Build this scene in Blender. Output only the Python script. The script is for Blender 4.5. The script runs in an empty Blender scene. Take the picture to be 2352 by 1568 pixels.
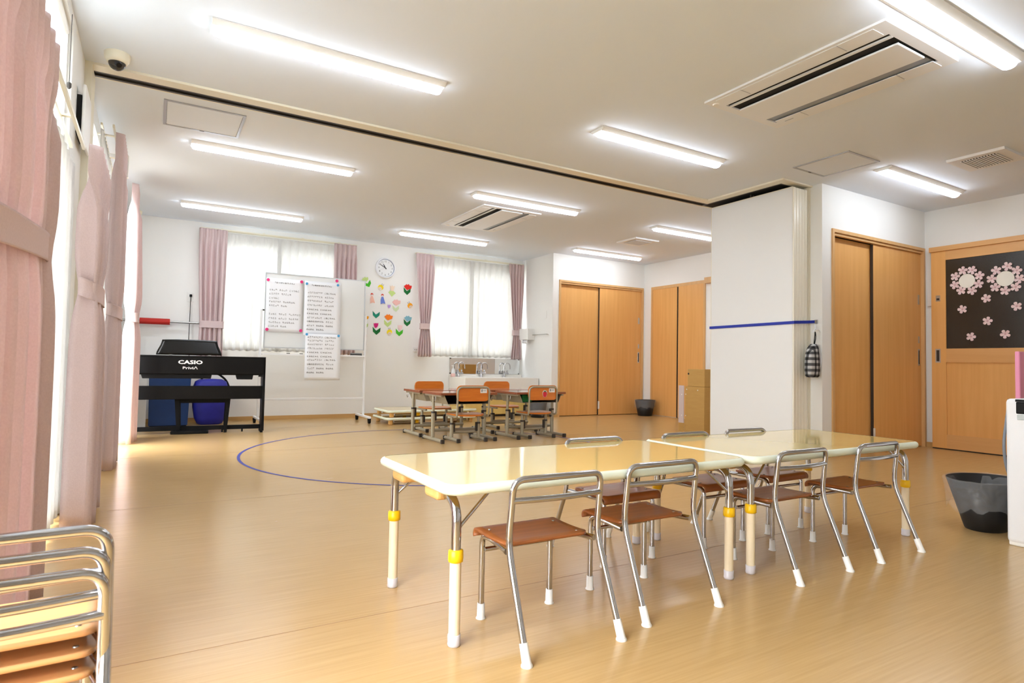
import bpy, bmesh, math, random
from math import sin, cos, pi, radians
from mathutils import Vector, Matrix
random.seed(7)
SC = bpy.context.scene
COL = SC.collection

# ------------------------------------------------------------------ camera, world, exposure
YAW, PITCH, ROLL, FPX, CAM_Z = 0.5348, 0.0379, 0.0185, 1385.7, 0.7646
H = 2.432
_f = Vector((sin(YAW)*cos(PITCH), cos(YAW)*cos(PITCH), sin(PITCH)))
_r = Vector((cos(YAW), -sin(YAW), 0))
_u = _r.cross(_f)
_r2 = _r*cos(ROLL) + _u*sin(ROLL)
_u2 = -_r*sin(ROLL) + _u*cos(ROLL)
cd = bpy.data.cameras.new('camera'); cam = bpy.data.objects.new('camera', cd); COL.objects.link(cam)
cd.sensor_width = 36; cd.sensor_fit = 'HORIZONTAL'; cd.lens = FPX*36/2352; cd.clip_start = 0.05; cd.clip_end = 200
M = Matrix.Identity(4)
for i in range(3):
    M[i][0] = _r2[i]; M[i][1] = _u2[i]; M[i][2] = -_f[i]
M[2][3] = CAM_Z
cam.matrix_world = M
SC.camera = cam
cd.dof.use_dof = True; cd.dof.focus_distance = 3.0; cd.dof.aperture_fstop = 8.0

SC.view_settings.view_transform = 'Standard'
SC.view_settings.look = 'None'
SC.view_settings.gamma = 1.0
SC.view_settings.use_curve_mapping = False
SC.view_settings.exposure = 1.9
SC.cycles.use_denoising = True
SC.cycles.max_bounces = 10
SC.cycles.diffuse_bounces = 5
SC.cycles.glossy_bounces = 4
SC.cycles.transmission_bounces = 6
SC.cycles.transparent_max_bounces = 10
SC.cycles.caustics_reflective = False
SC.cycles.caustics_refractive = False
SC.cycles.sample_clamp_indirect = 6.0

LAMP = 7.2          # radiance of the ceiling lamp diffusers
SKY = 5.3           # overcast daylight
w = bpy.data.worlds.new('world'); SC.world = w; w.use_nodes = True
bgn = w.node_tree.nodes['Background']
bgn.inputs[0].default_value = (0.96, 0.985, 1.0, 1); bgn.inputs[1].default_value = SKY

def portal(name, loc, rot, sx, sy):
    l = bpy.data.lights.new(name, 'AREA'); l.shape = 'RECTANGLE'; l.size = sx; l.size_y = sy
    l.cycles.is_portal = True
    o = bpy.data.objects.new(name, l); COL.objects.link(o); o.location = loc; o.rotation_euler = rot
    return o
# daylight enters through these windows
portal('window_portal', (-0.46, 1.9, 1.18), (0, -pi/2, 0), 2.36, 3.4)
portal('window_portal', (-0.46, 5.75, 1.15), (0, -pi/2, 0), 2.3, 2.0)
portal('window_portal', (1.40, 8.32, 1.6), (-pi/2, 0, 0), 1.7, 1.4)
portal('window_portal', (4.15, 8.32, 1.6), (-pi/2, 0, 0), 1.6, 1.4)

# ------------------------------------------------------------------ materials
def lin(c):
    r = []
    for v in c[:3]:
        v = v/255.0
        r.append(v/12.92 if v <= 0.04045 else ((v+0.055)/1.055)**2.4)
    return (*r, 1.0)
MATS = {}
def mat(name, col, rough=0.5, metal=0.0, noise=None, bump=0.0, spec=0.5, coat=0.0, nscale=(8, 8, 8), col2=None, detail=4.0, ndist=0.0, coord='Object', bscale=None, sheen=0.0):
    """procedural material: a colour varied by stretched noise, with fine relief"""
    m = bpy.data.materials.new(name); m.use_nodes = True; MATS[name] = m
    nt = m.node_tree; b = nt.nodes['Principled BSDF']
    b.inputs['Base Color'].default_value = lin(col); b.inputs['Roughness'].default_value = rough
    b.inputs['Metallic'].default_value = metal; b.inputs['Specular IOR Level'].default_value = spec
    b.inputs['Coat Weight'].default_value = coat; b.inputs['Coat Roughness'].default_value = 0.04
    if sheen: b.inputs['Sheen Weight'].default_value = sheen
    tc = nt.nodes.new('ShaderNodeTexCoord'); mp = nt.nodes.new('ShaderNodeMapping')
    mp.inputs['Scale'].default_value = nscale
    nt.links.new(tc.outputs[coord], mp.inputs[0])
    nz = nt.nodes.new('ShaderNodeTexNoise'); nz.inputs['Scale'].default_value = 1.0; nz.inputs['Detail'].default_value = detail
    nz.inputs['Distortion'].default_value = ndist
    nt.links.new(mp.outputs[0], nz.inputs[0])
    if col2 is not None:
        rp = nt.nodes.new('ShaderNodeValToRGB')
        rp.color_ramp.elements[0].position = 0.3; rp.color_ramp.elements[1].position = 0.7
        rp.color_ramp.elements[0].color = lin(col2); rp.color_ramp.elements[1].color = lin(col)
        nt.links.new(nz.outputs[0], rp.inputs[0]); nt.links.new(rp.outputs[0], b.inputs['Base Color'])
    if bump:
        bp = nt.nodes.new('ShaderNodeBump'); bp.inputs['Strength'].default_value = bump; bp.inputs['Distance'].default_value = 0.002
        src = nz
        if bscale:
            mp2 = nt.nodes.new('ShaderNodeMapping'); mp2.inputs['Scale'].default_value = bscale
            nt.links.new(tc.outputs[coord], mp2.inputs[0])
            src = nt.nodes.new('ShaderNodeTexNoise'); src.inputs['Scale'].default_value = 1.0
            nt.links.new(mp2.outputs[0], src.inputs[0])
        nt.links.new(src.outputs[0], bp.inputs['Height']); nt.links.new(bp.outputs[0], b.inputs['Normal'])
    return m
def emis(name, col, strength):
    m = bpy.data.materials.new(name); m.use_nodes = True; MATS[name] = m
    nt = m.node_tree; nt.nodes.clear()
    e = nt.nodes.new('ShaderNodeEmission'); e.inputs[0].default_value = col; e.inputs[1].default_value = strength
    o = nt.nodes.new('ShaderNodeOutputMaterial'); nt.links.new(e.outputs[0], o.inputs[0])
    return m
def cloth(name, col, col2, trans, clear=0.0, scale=(60, 60, 60), rough=0.85):
    """woven cloth: diffuse + translucent (+ open weave)"""
    m = bpy.data.materials.new(name); m.use_nodes = True; MATS[name] = m
    nt = m.node_tree; nt.nodes.clear(); N = nt.nodes.new; L = nt.links.new
    tc = N('ShaderNodeTexCoord'); mp = N('ShaderNodeMapping'); mp.inputs['Scale'].default_value = scale
    nz = N('ShaderNodeTexNoise'); nz.inputs['Scale'].default_value = 1.0; nz.inputs['Detail'].default_value = 3
    rp = N('ShaderNodeValToRGB'); rp.color_ramp.elements[0].position = 0.35; rp.color_ramp.elements[1].position = 0.65
    rp.color_ramp.elements[0].color = lin(col2); rp.color_ramp.elements[1].color = lin(col)
    L(tc.outputs['Object'], mp.inputs[0]); L(mp.outputs[0], nz.inputs[0]); L(nz.outputs[0], rp.inputs[0])
    d = N('ShaderNodeBsdfDiffuse'); t = N('ShaderNodeBsdfTranslucent'); mx = N('ShaderNodeMixShader'); mx.inputs[0].default_value = trans
    L(rp.outputs[0], d.inputs[0]); L(rp.outputs[0], t.inputs[0]); L(d.outputs[0], mx.inputs[1]); L(t.outputs[0], mx.inputs[2])
    out = N('ShaderNodeOutputMaterial')
    if clear:
        tr = N('ShaderNodeBsdfTransparent'); m2 = N('ShaderNodeMixShader'); m2.inputs[0].default_value = clear
        L(mx.outputs[0], m2.inputs[1]); L(tr.outputs[0], m2.inputs[2]); L(m2.outputs[0], out.inputs[0])
    else:
        L(mx.outputs[0], out.inputs[0])
    return m

mat('wall_white', (237, 237, 234), 0.75, bump=0.06, nscale=(90, 90, 90), spec=0.2)
mat('ceiling_white', (228, 236, 246), 0.85, bump=0.05, nscale=(70, 70, 70), spec=0.15)
mat('floor_vinyl', (202, 167, 115), 0.23, nscale=(3.5, 110, 1), col2=(191, 156, 103), detail=5, bump=0.03, bscale=(9, 160, 1), spec=0.5)
mat('floor_seam', (168, 128, 84), 0.5)
mat('wood_door', (231, 177, 108), 0.38, nscale=(22, 22, 1.1), col2=(222, 165, 95), detail=5, ndist=0.4, spec=0.4)
mat('wood_door_cross', (222, 172, 112), 0.4, nscale=(22, 1.2, 22), col2=(214, 162, 101), detail=5, spec=0.4)
mat('wood_frame', (222, 176, 118), 0.42, nscale=(18, 18, 2), col2=(208, 166, 112), spec=0.4)
mat('baseboard_tan', (205, 165, 105), 0.5, nscale=(2, 2, 40), col2=(196, 154, 95))
mat('cream_metal', (232, 226, 205), 0.35, nscale=(3, 3, 3), spec=0.5)
mat('dark_track', (62, 54, 44), 0.45, metal=0.3)
mat('black_hole', (14, 13, 12), 0.8)
mat('white_plastic', (235, 235, 232), 0.4)
mat('ivory_plastic', (231, 233, 235), 0.4)
mat('grey_line', (170, 172, 178), 0.4, metal=0.3)
mat('blue_grey', (150, 158, 170), 0.4)
mat('panel_face', (228, 229, 228), 0.45, nscale=(2, 2, 2))
mat('cream_edge', (245, 241, 226), 0.28)
mat('chrome', (188, 188, 191), 0.10, metal=1.0)
mat('steel', (190, 190, 188), 0.28, metal=1.0)
mat('alu', (205, 205, 200), 0.35, metal=0.7)
mat('table_yellow', (246, 222, 150), 0.07, nscale=(3, 3, 3), col2=(245, 219, 144), spec=0.6, coat=0.4)
mat('table_edge', (233, 240, 220), 0.35, nscale=(3, 3, 3))
mat('yellow_plastic', (246, 196, 14), 0.35)
mat('cream_pole', (240, 224, 194), 0.35)
mat('clear_cap', (214, 210, 216), 0.3)
mat('white_rubber', (240, 240, 238), 0.45)
mat('block_wood', (226, 180, 112), 0.5, nscale=(3, 40, 40), col2=(216, 168, 98))
mat('seat_brown', (168, 102, 54), 0.30, nscale=(4, 55, 20), col2=(142, 80, 40), detail=6, spec=0.5)
mat('seat_pale', (214, 158, 104), 0.32, nscale=(4, 45, 20), col2=(202, 142, 86), detail=6, spec=0.5)
mat('screw_metal', (150, 146, 140), 0.3, metal=0.9)
mat('school_wood', (226, 132, 42), 0.35, nscale=(6, 30, 40), col2=(212, 116, 32), spec=0.5, coat=0.2)
mat('school_top', (170, 108, 78), 0.14, nscale=(3, 40, 40), col2=(150, 90, 62), spec=0.6, coat=0.5)
mat('school_edge', (150, 84, 50), 0.45, nscale=(3, 40, 40), col2=(134, 70, 38))
mat('beige_steel', (168, 160, 138), 0.4, metal=0.25)
mat('dark_plastic', (52, 46, 42), 0.5)
mat('black_gloss', (7, 7, 8), 0.45, spec=0.2)
mat('black_matt', (9, 9, 10), 0.6, spec=0.2)
mat('piano_stand_board', (10, 9, 7), 0.25, spec=0.3)
mat('white_print', (240, 240, 240), 0.5)
mat('ink', (34, 32, 36), 0.8)
mat('paper_white', (238, 242, 247), 0.8, nscale=(20, 20, 20), bump=0.05)
mat('board_white', (226, 230, 230), 0.12, spec=0.5)
mat('board_edge', (196, 202, 206), 0.35, metal=0.5)
mat('pole_white', (234, 236, 238), 0.35)
mat('magnet_pink', (232, 48, 132), 0.35)
mat('magnet_blue', (74, 166, 222), 0.35)
mat('red_foam', (186, 30, 16), 0.6, bump=0.1, nscale=(200, 200, 200))
mat('blue_box', (14, 56, 112), 0.6, nscale=(5, 5, 5), col2=(12, 50, 102))
mat('blue_bag', (36, 40, 160), 0.55, nscale=(9, 9, 9), col2=(30, 34, 140), bump=0.2)
mat('white_board_panel', (222, 224, 226), 0.5)
mat('clock_white', (238, 240, 244), 0.3)
mat('clock_blue', (112, 134, 178), 0.35)
mat('clock_face', (236, 238, 238), 0.5)
mat('sink_white', (236, 233, 226), 0.25)
mat('sink_yellow', (226, 196, 116), 0.45, nscale=(20, 20, 2), col2=(220, 188, 106))
mat('mirror', (225, 226, 226), 0.02, metal=1.0)
mat('tape_blue', (52, 60, 150), 0.5)
mat('strap_blue', (12, 40, 160), 0.6)
mat('glass_dark_room', (36, 29, 22), 0.22, bump=0.35, nscale=(140, 140, 140), spec=0.6)  # darkness of the unlit room behind is put into the pane colour
mat('blossom', (238, 220, 220), 0.7, nscale=(30, 30, 30), col2=(224, 194, 198))
mat('blossom_heart', (206, 164, 170), 0.7)
mat('disc_white', (238, 236, 226), 0.7)
mat('cardboard', (196, 156, 88), 0.75, nscale=(6, 6, 30), col2=(190, 149, 82))
mat('cardboard_tape', (206, 168, 100), 0.5)
mat('mauve_sheet', (206, 190, 188), 0.6)
mat('dot_white', (246, 244, 236), 0.6)
mat('bin_black', (16, 16, 17), 0.5)
mat('pink_board', (232, 150, 184), 0.6)
mat('appliance', (232, 234, 238), 0.35)
mat('silver_label', (196, 206, 208), 0.25, metal=0.5)
mat('grey_cable', (120, 126, 136), 0.5)
mat('eraser_grey', (110, 114, 116), 0.6)
mat('asphalt', (128, 126, 120), 0.9, nscale=(6, 6, 6), col2=(116, 113, 108))
mat('green_book', (20, 110, 50), 0.6)
mat('strawberry', (216, 30, 52), 0.5)
mat('leaf_dark', (20, 110, 50), 0.7)
mat('soap_pink', (236, 196, 192), 0.2)
mat('soap_clear', (222, 224, 224), 0.2)
for nm, c in dict(p_red=(222, 34, 20), p_orange=(246, 128, 16), p_blue=(130, 184, 202), p_teal=(12, 138, 112), p_magenta=(212, 20, 120), p_dark=(0, 108, 44), p_green=(72, 190, 36), p_lime=(192, 216, 134), p_pale=(206, 224, 180), p_cream=(244, 222, 200), p_rose=(238, 190, 184), p_blush=(248, 218, 218), p_lilac=(184, 152, 218), p_yellow=(248, 222, 20), p_amber=(248, 170, 20), p_skin=(244, 226, 204), p_hair=(206, 66, 46), p_dress=(110, 134, 214), p_peach=(240, 190, 172), p_white=(244, 240, 238)).items():
    mat(nm, c, 0.75, nscale=(40, 40, 40))
emis('lamp_light', (0.90, 0.97, 1.06, 1), LAMP)
cloth('curtain_pink', (230, 211, 211), (224, 204, 204), 0.22, scale=(220, 220, 160))
cloth('sheer', (234, 233, 230), (226, 226, 223), 0.30, clear=0.05, scale=(300, 300, 20))
cloth('blind', (244, 246, 246), (240, 242, 243), 0.6, clear=0.04)
mat('gingham', (30, 30, 32), 0.9)
def gingham():
    m = MATS['gingham']; nt = m.node_tree; b = nt.nodes['Principled BSDF']; N = nt.nodes.new; L = nt.links.new
    tc = N('ShaderNodeTexCoord'); sp = N('ShaderNodeSeparateXYZ'); L(tc.outputs['Object'], sp.inputs[0])
    def stripe(sock, per):
        a = N('ShaderNodeMath'); a.operation = 'MULTIPLY'; a.inputs[1].default_value = 1/per; L(sock, a.inputs[0])
        f = N('ShaderNodeMath'); f.operation = 'FRACT'; L(a.outputs[0], f.inputs[0])
        g = N('ShaderNodeMath'); g.operation = 'GREATER_THAN'; g.inputs[1].default_value = 0.5; L(f.outputs[0], g.inputs[0])
        return g
    xy = N('ShaderNodeMath'); xy.operation = 'ADD'; L(sp.outputs[0], xy.inputs[0]); L(sp.outputs[1], xy.inputs[1])
    s1 = stripe(xy.outputs[0], 0.05); s2 = stripe(sp.outputs[2], 0.05)
    ad = N('ShaderNodeMath'); ad.operation = 'ADD'; L(s1.outputs[0], ad.inputs[0]); L(s2.outputs[0], ad.inputs[1])
    hf = N('ShaderNodeMath'); hf.operation = 'MULTIPLY'; hf.inputs[1].default_value = 0.5; L(ad.outputs[0], hf.inputs[0])
    rp = N('ShaderNodeValToRGB'); rp.color_ramp.interpolation = 'CONSTANT'
    e = rp.color_ramp.elements; e[0].color = lin((18, 18, 20)); e[1].position = 0.3; e[1].color = lin((84, 84, 86))
    x = e.new(0.8); x.color = lin((190, 190, 190))
    L(hf.outputs[0], rp.inputs[0]); L(rp.outputs[0], b.inputs['Base Color'])
gingham()
def film(name, tint, clear, rough=0.15):
    """thin clear plastic film or glass"""
    m = bpy.data.materials.new(name); m.use_nodes = True; MATS[name] = m
    nt = m.node_tree; nt.nodes.clear(); N = nt.nodes.new; L = nt.links.new
    g = N('ShaderNodeBsdfPrincipled'); g.inputs['Base Color'].default_value = lin(tint); g.inputs['Roughness'].default_value = rough
    tc = N('ShaderNodeTexCoord'); nz = N('ShaderNodeTexNoise'); nz.inputs['Scale'].default_value = 22; L(tc.outputs['Object'], nz.inputs[0])
    bp = N('ShaderNodeBump'); bp.inputs['Strength'].default_value = 0.8 if clear < 0.88 and clear > 0.5 else 0.05; bp.inputs['Distance'].default_value = 0.03
    L(nz.outputs[0], bp.inputs['Height']); L(bp.outputs[0], g.inputs['Normal'])
    t = N('ShaderNodeBsdfTransparent'); mx = N('ShaderNodeMixShader'); mx.inputs[0].default_value = clear
    o = N('ShaderNodeOutputMaterial'); L(g.outputs[0], mx.inputs[1]); L(t.outputs[0], mx.inputs[2]); L(mx.outputs[0], o.inputs[0])
film('bag_film', (215, 216, 218), 0.86, 0.08)
film('window_glass', (235, 240, 242), 0.9, 0.02)
film('dome_glass', (20, 20, 24), 0.25, 0.05)

# ------------------------------------------------------------------ mesh builder
class MB:
    def __init__(s): s.v = []; s.f = []; s.sm = []
    def add(s, vs, fs, smooth=False):
        b = len(s.v); s.v += [tuple(p) for p in vs]
        for f in fs: s.f.append(tuple(b+i for i in f)); s.sm.append(smooth)
        return s
    def box(s, x0, x1, y0, y1, z0, z1):
        return s.add([(x0,y0,z0),(x1,y0,z0),(x1,y1,z0),(x0,y1,z0),(x0,y0,z1),(x1,y0,z1),(x1,y1,z1),(x0,y1,z1)],
              [(3,2,1,0),(4,5,6,7),(0,1,5,4),(1,2,6,5),(2,3,7,6),(3,0,4,7)])
    def rbox(s, x0, x1, y0, y1, z0, z1, r=0.01, seg=2):
        bm = bmesh.new(); bmesh.ops.create_cube(bm, size=1)
        for v in bm.verts:
            v.co = Vector(((x0+x1)/2+v.co.x*(x1-x0), (y0+y1)/2+v.co.y*(y1-y0), (z0+z1)/2+v.co.z*(z1-z0)))
        bmesh.ops.bevel(bm, geom=list(bm.edges), offset=r, segments=seg, profile=0.5, affect='EDGES')
        bm.verts.index_update()
        s.add([v.co[:] for v in bm.verts], [[v.index for v in f.verts] for f in bm.faces], False); bm.free(); return s
    def tube(s, pts, r, n=10, closed=False, caps=True):
        P = [Vector(p) for p in pts]; k = len(P)
        R = r if isinstance(r, (list, tuple)) else [r]*k
        T = []
        for i in range(k):
            a = P[(i-1) % k] if (closed or i > 0) else P[i]; b = P[(i+1) % k] if (closed or i < k-1) else P[i]
            t = (b-a); T.append(t.normalized() if t.length > 1e-9 else Vector((0,0,1)))
        up = Vector((0,0,1)) if abs(T[0].z) < 0.9 else Vector((0,1,0))
        nrm = (up - T[0]*up.dot(T[0])).normalized(); vs = []
        for i in range(k):
            if i: nrm = (nrm - T[i]*nrm.dot(T[i])).normalized()
            bi = T[i].cross(nrm)
            for j in range(n):
                a = 2*pi*j/n; vs.append(P[i] + (nrm*cos(a)+bi*sin(a))*R[i])
        fs = []
        for i in range(k if closed else k-1):
            for j in range(n):
                a = i*n+j; b = i*n+(j+1) % n; c = ((i+1) % k)*n+(j+1) % n; d = ((i+1) % k)*n+j
                fs.append((a,b,c,d))
        s.add(vs, fs, True)
        if caps and not closed:
            s.add(vs[:n], [tuple(reversed(range(n)))]); s.add(vs[-n:], [tuple(range(n))])
        return s
    def cyl(s, a, b, r, n=16, r2=None): return s.tube([a, b], [r, r if r2 is None else r2], n)
    def lathe(s, prof, c=(0,0,0), n=24, axis='z', cap=True, sx=1.0, sy=1.0):
        vs = []; c = Vector(c)
        for r, z in prof:
            for j in range(n):
                a = 2*pi*j/n; x, y = r*cos(a)*sx, r*sin(a)*sy
                p = (x, y, z) if axis == 'z' else ((x, -z, y) if axis == 'y' else (z, x, y))
                vs.append(c+Vector(p))
        fs = [(i*n+j, i*n+(j+1) % n, (i+1)*n+(j+1) % n, (i+1)*n+j) for i in range(len(prof)-1) for j in range(n)]
        s.add(vs, fs, True)
        if cap:
            s.add(vs[:n], [tuple(reversed(range(n)))]); s.add(vs[-n:], [tuple(range(n))])
        return s
    def prism(s, poly, f0, f1):
        """poly: 2-D points; f0/f1 map a 2-D point to the two caps"""
        n = len(poly); A = [f0(*p) for p in poly]; B = [f1(*p) for p in poly]
        s.add(A+B, [tuple(reversed(range(n))), tuple(range(n, 2*n))] + [(i, (i+1) % n, n+(i+1) % n, n+i) for i in range(n)])
        return s
    def grid(s, rows, smooth=True):
        m = len(rows[0]); vs = [p for r in rows for p in r]
        s.add(vs, [(i*m+j, i*m+j+1, (i+1)*m+j+1, (i+1)*m+j) for i in range(len(rows)-1) for j in range(m-1)], smooth)
        return s
    def merge(s, o, f=lambda p: p):
        b = len(s.v); s.v += [tuple(f(Vector(p))) for p in o.v]
        s.f += [tuple(b+i for i in q) for q in o.f]; s.sm += o.sm; return s

def fillet(pts, r, n=6, closed=False):
    P = [Vector(p) for p in pts]; out = []; k = len(P)
    for i in range(k):
        if not closed and i in (0, k-1): out.append(P[i]); continue
        a, b, c = P[(i-1) % k], P[i], P[(i+1) % k]
        rr = r[i] if isinstance(r, (list, tuple)) else r
        u, v = (a-b), (c-b); d = min(rr, u.length*0.49, v.length*0.49); u.normalize(); v.normalize()
        p, q = b+u*d, b+v*d
        for j in range(n+1):
            t = j/n; out.append(p*(1-t)**2 + b*2*t*(1-t) + q*t*t)
    return out
def rrect(x0, x1, y0, y1, r, n=6):
    out = []
    for cx, cy, a0 in ((x1-r, y1-r, 0), (x0+r, y1-r, 90), (x0+r, y0+r, 180), (x1-r, y0+r, 270)):
        for j in range(n+1):
            a = radians(a0+90*j/n); out.append((cx+r*cos(a), cy+r*sin(a)))
    return out

def obj(name, mb, m, parent=None, loc=None):
    me = bpy.data.meshes.new(name); me.from_pydata(mb.v, [], mb.f); me.update()
    me.polygons.foreach_set('use_smooth', mb.sm)
    bm = bmesh.new(); bm.from_mesh(me); bmesh.ops.recalc_face_normals(bm, faces=bm.faces); bm.to_mesh(me); bm.free()
    me.materials.append(MATS[m]); o = bpy.data.objects.new(name, me); COL.objects.link(o)
    if parent: o.parent = parent
    if loc: o.location = loc
    return o
def tag(o, label=None, cat=None, group=None, kind=None):
    if label: o['label'] = label
    if cat: o['category'] = cat
    if group: o['group'] = group
    if kind: o['kind'] = kind
    return o
def thing(name, label, cat, loc=(0,0,0), rz=0, group=None):
    o = bpy.data.objects.new(name, None); o.empty_display_size = 0.05; COL.objects.link(o)
    o.location = loc; o.rotation_euler = (0,0,rz); return tag(o, label, cat, group)
def struct(name, mb, m, label=None, parent=None):
    o = obj(name, mb, m, parent)
    if not parent: o['kind'] = 'structure'
    if label: o['label'] = label
    return o
def dup(root, loc, rz, label, group=None):
    r = root.copy(); COL.objects.link(r); r.location = loc; r.rotation_euler = (0,0,rz); r['label'] = label
    if group: r['group'] = group
    for ch in list(root.children):
        c = ch.copy(); COL.objects.link(c); c.parent = r
        for g in list(ch.children):
            d = g.copy(); COL.objects.link(d); d.parent = c
    return r
def mod(o, kind, **kw):
    m = o.modifiers.new(kind.lower(), kind)
    for k, v in kw.items(): setattr(m, k, v)
    return o
_txt = {}
def text(body, width=None, height=None, align='CENTER', ex=0.0):
    """flat lettering as mesh data in the XY plane, scaled to a width or height"""
    if body in _txt: vs, fs = _txt[body]
    else:
        c = bpy.data.curves.new('t', 'FONT'); c.body = body; c.resolution_u = 2
        o = bpy.data.objects.new('t', c); COL.objects.link(o)
        dg = bpy.context.evaluated_depsgraph_get(); me = bpy.data.meshes.new_from_object(o.evaluated_get(dg))
        vs = [v.co.copy() for v in me.vertices]; fs = [tuple(p.vertices) for p in me.polygons]
        bpy.data.objects.remove(o); bpy.data.curves.remove(c); bpy.data.meshes.remove(me); _txt[body] = (vs, fs)
    x0 = min(v.x for v in vs); x1 = max(v.x for v in vs); y0 = min(v.y for v in vs); y1 = max(v.y for v in vs)
    kx = width/(x1-x0) if width else None; ky = height/(y1-y0) if height else None
    kx = kx or ky; ky = ky or kx
    ax = (x0+x1)/2 if align == 'CENTER' else x0
    mb = MB(); mb.add([((v.x-ax)*kx, (v.y-(y0+y1)/2)*ky, 0) for v in vs], fs); return mb
# ------------------------------------------------------------------ room shell
XL, XR, YB, YF, YC = -0.393, 6.87, 8.25, 3.19, 7.376
fl = struct('floor', MB().box(-0.60, 7.05, -1.8, 8.45, -0.06, 0), 'floor_vinyl', 'light wood-grain vinyl floor')
sm = MB()
for y in (-0.02, 1.80, 3.62, 5.44, 7.26): sm.box(-0.39, 6.86, y, y+0.002, 0.0001, 0.0005)
struct('seam', sm, 'floor_seam', 'thin welded sheet seams', fl)
struct('ceiling', MB().box(-0.60, 7.05, -1.8, 8.45, H, H+0.08), 'ceiling_white', 'flat off-white ceiling')
m = MB(); T = XL-0.15
for y0, y1, z0, z1 in ((-1.8, 0.2, 0, H), (0.2, 3.6, 2.36, H), (3.6, 4.75, 0, H), (4.75, 6.75, 2.30, H), (6.75, 8.25, 0, H)):
    m.box(T, XL, y0, y1, z0, z1)
struct('wall_left', m, 'wall_white', 'white wall with two tall curtained windows')
m = MB(); T = YB+0.15
for x0, x1, z0, z1 in ((T*0-0.543, 0.55, 0, H), (0.55, 2.25, 0, 0.92), (0.55, 2.25, 2.30, H), (2.25, 3.33, 0, H), (3.33, 4.95, 0, 0.92), (3.33, 4.95, 2.30, H), (4.95, 7.02, 0, H)):
    m.box(x0, x1, YB, T, z0, z1)
struct('wall_back', m, 'wall_white', 'white far wall with two windows')
struct('wall_right', MB().box(XR, XR+0.15, -1.8, 8.25, 0, H), 'wall_white', 'white wall behind the sliding doors')
struct('wall_front', MB().box(-0.543, 7.02, -1.8, -1.65, 0, H), 'wall_white', 'white wall behind the camera')
# closet fronts and returns
m = MB().box(5.08, 5.22, YF, YF+0.10, 0, H).box(5.22, 6.85, YF, YF+0.10, 2.045, H).box(6.85, XR, YF, YF+0.10, 0, H).box(5.08, 5.18, YF+0.10, 4.35, 0, H).box(5.18, XR, 4.25, 4.35, 0, H)
struct('wall_storage', m, 'wall_white', 'white wall around the near storage closet')
m = MB().box(5.06, 5.17, YC, YC+0.10, 0, H).box(5.17, 6.85, YC, YC+0.10, 2.045, H).box(6.85, XR, YC, YC+0.10, 0, H).box(5.06, 5.16, YC+0.10, YB, 0, H)
struct('wall_alcove', m, 'wall_white', 'white wall around the far closet and the sink nook')

m = MB().box(XL, XL+0.012, -1.65, 0.2, 0, 0.05).box(XL, XL+0.012, 3.6, 4.75, 0, 0.05).box(XL, XL+0.012, 6.75, YB, 0, 0.05)
struct('baseboard_left', m, 'baseboard_tan')
struct('baseboard_back', MB().box(XL, 5.06, YB-0.012, YB, 0, 0.05), 'baseboard_tan')
m = MB().box(XR-0.012, XR, 7.22, YC, 0, 0.05).box(XR-0.012, XR, 4.35, 6.09, 0, 0.05).box(XR-0.012, XR, -1.65, YF, 0, 0.05)
struct('baseboard_right', m, 'baseboard_tan')
m = MB().box(5.06, 5.17, YC-0.012, YC, 0, 0.05).box(5.048, 5.06, YC-0.012, YB, 0, 0.05).box(5.08, 5.22, YF-0.012, YF, 0, 0.05)
struct('baseboard_alcove', m, 'baseboard_tan')

# ceiling track of the folding partition and its parking pocket
t = bpy.data.objects.new('trim_1', None); COL.objects.link(t); t['kind'] = 'structure'; t['label'] = 'cream ceiling trim around the dark partition track'
m = MB().box(XL, 4.66, 4.11, 4.20, H-0.014, H).box(4.66, 4.75, 3.28, 4.20, H-0.014, H).box(4.75, 5.08, 3.28, 3.365, H-0.014, H).box(XL, 5.08, 4.29, 4.31, H-0.010, H)
obj('trim_strip', m, 'cream_metal', t)
m = MB().box(XL, 4.75, 4.20, 4.29, H-0.004, H)
m.box(4.75, 5.08, 3.365, 4.29, H-0.004, H)
obj('track_groove', m, 'black_hole', t)
m = MB().box(XL, 4.75, 4.20, 4.222, H-0.012, H).box(XL, 4.75, 4.268, 4.29, H-0.012, H).box(4.75, 4.775, 3.39, 4.29, H-0.012, H).box(4.75, 5.06, 3.365, 3.39, H-0.012, H)
obj('track_rail', m, 'dark_track', t)
struct('trim_2', MB().box(XL, XL+0.035, 4.11, 4.31, 0, H-0.014), 'cream_metal', 'cream wall post at the left end of the track')
m = MB().box(5.042, 5.052, 3.30, 3.34, 0, H-0.02).box(5.058, 5.08, 3.30, 3.345, 0, H-0.02)
tr3 = struct('trim_3', m, 'cream_metal', 'cream wall post beside the parked partition')
obj('gap', MB().box(5.052, 5.058, 3.318, 3.34, 0, H-0.03), 'black_hole', tr3)

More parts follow.
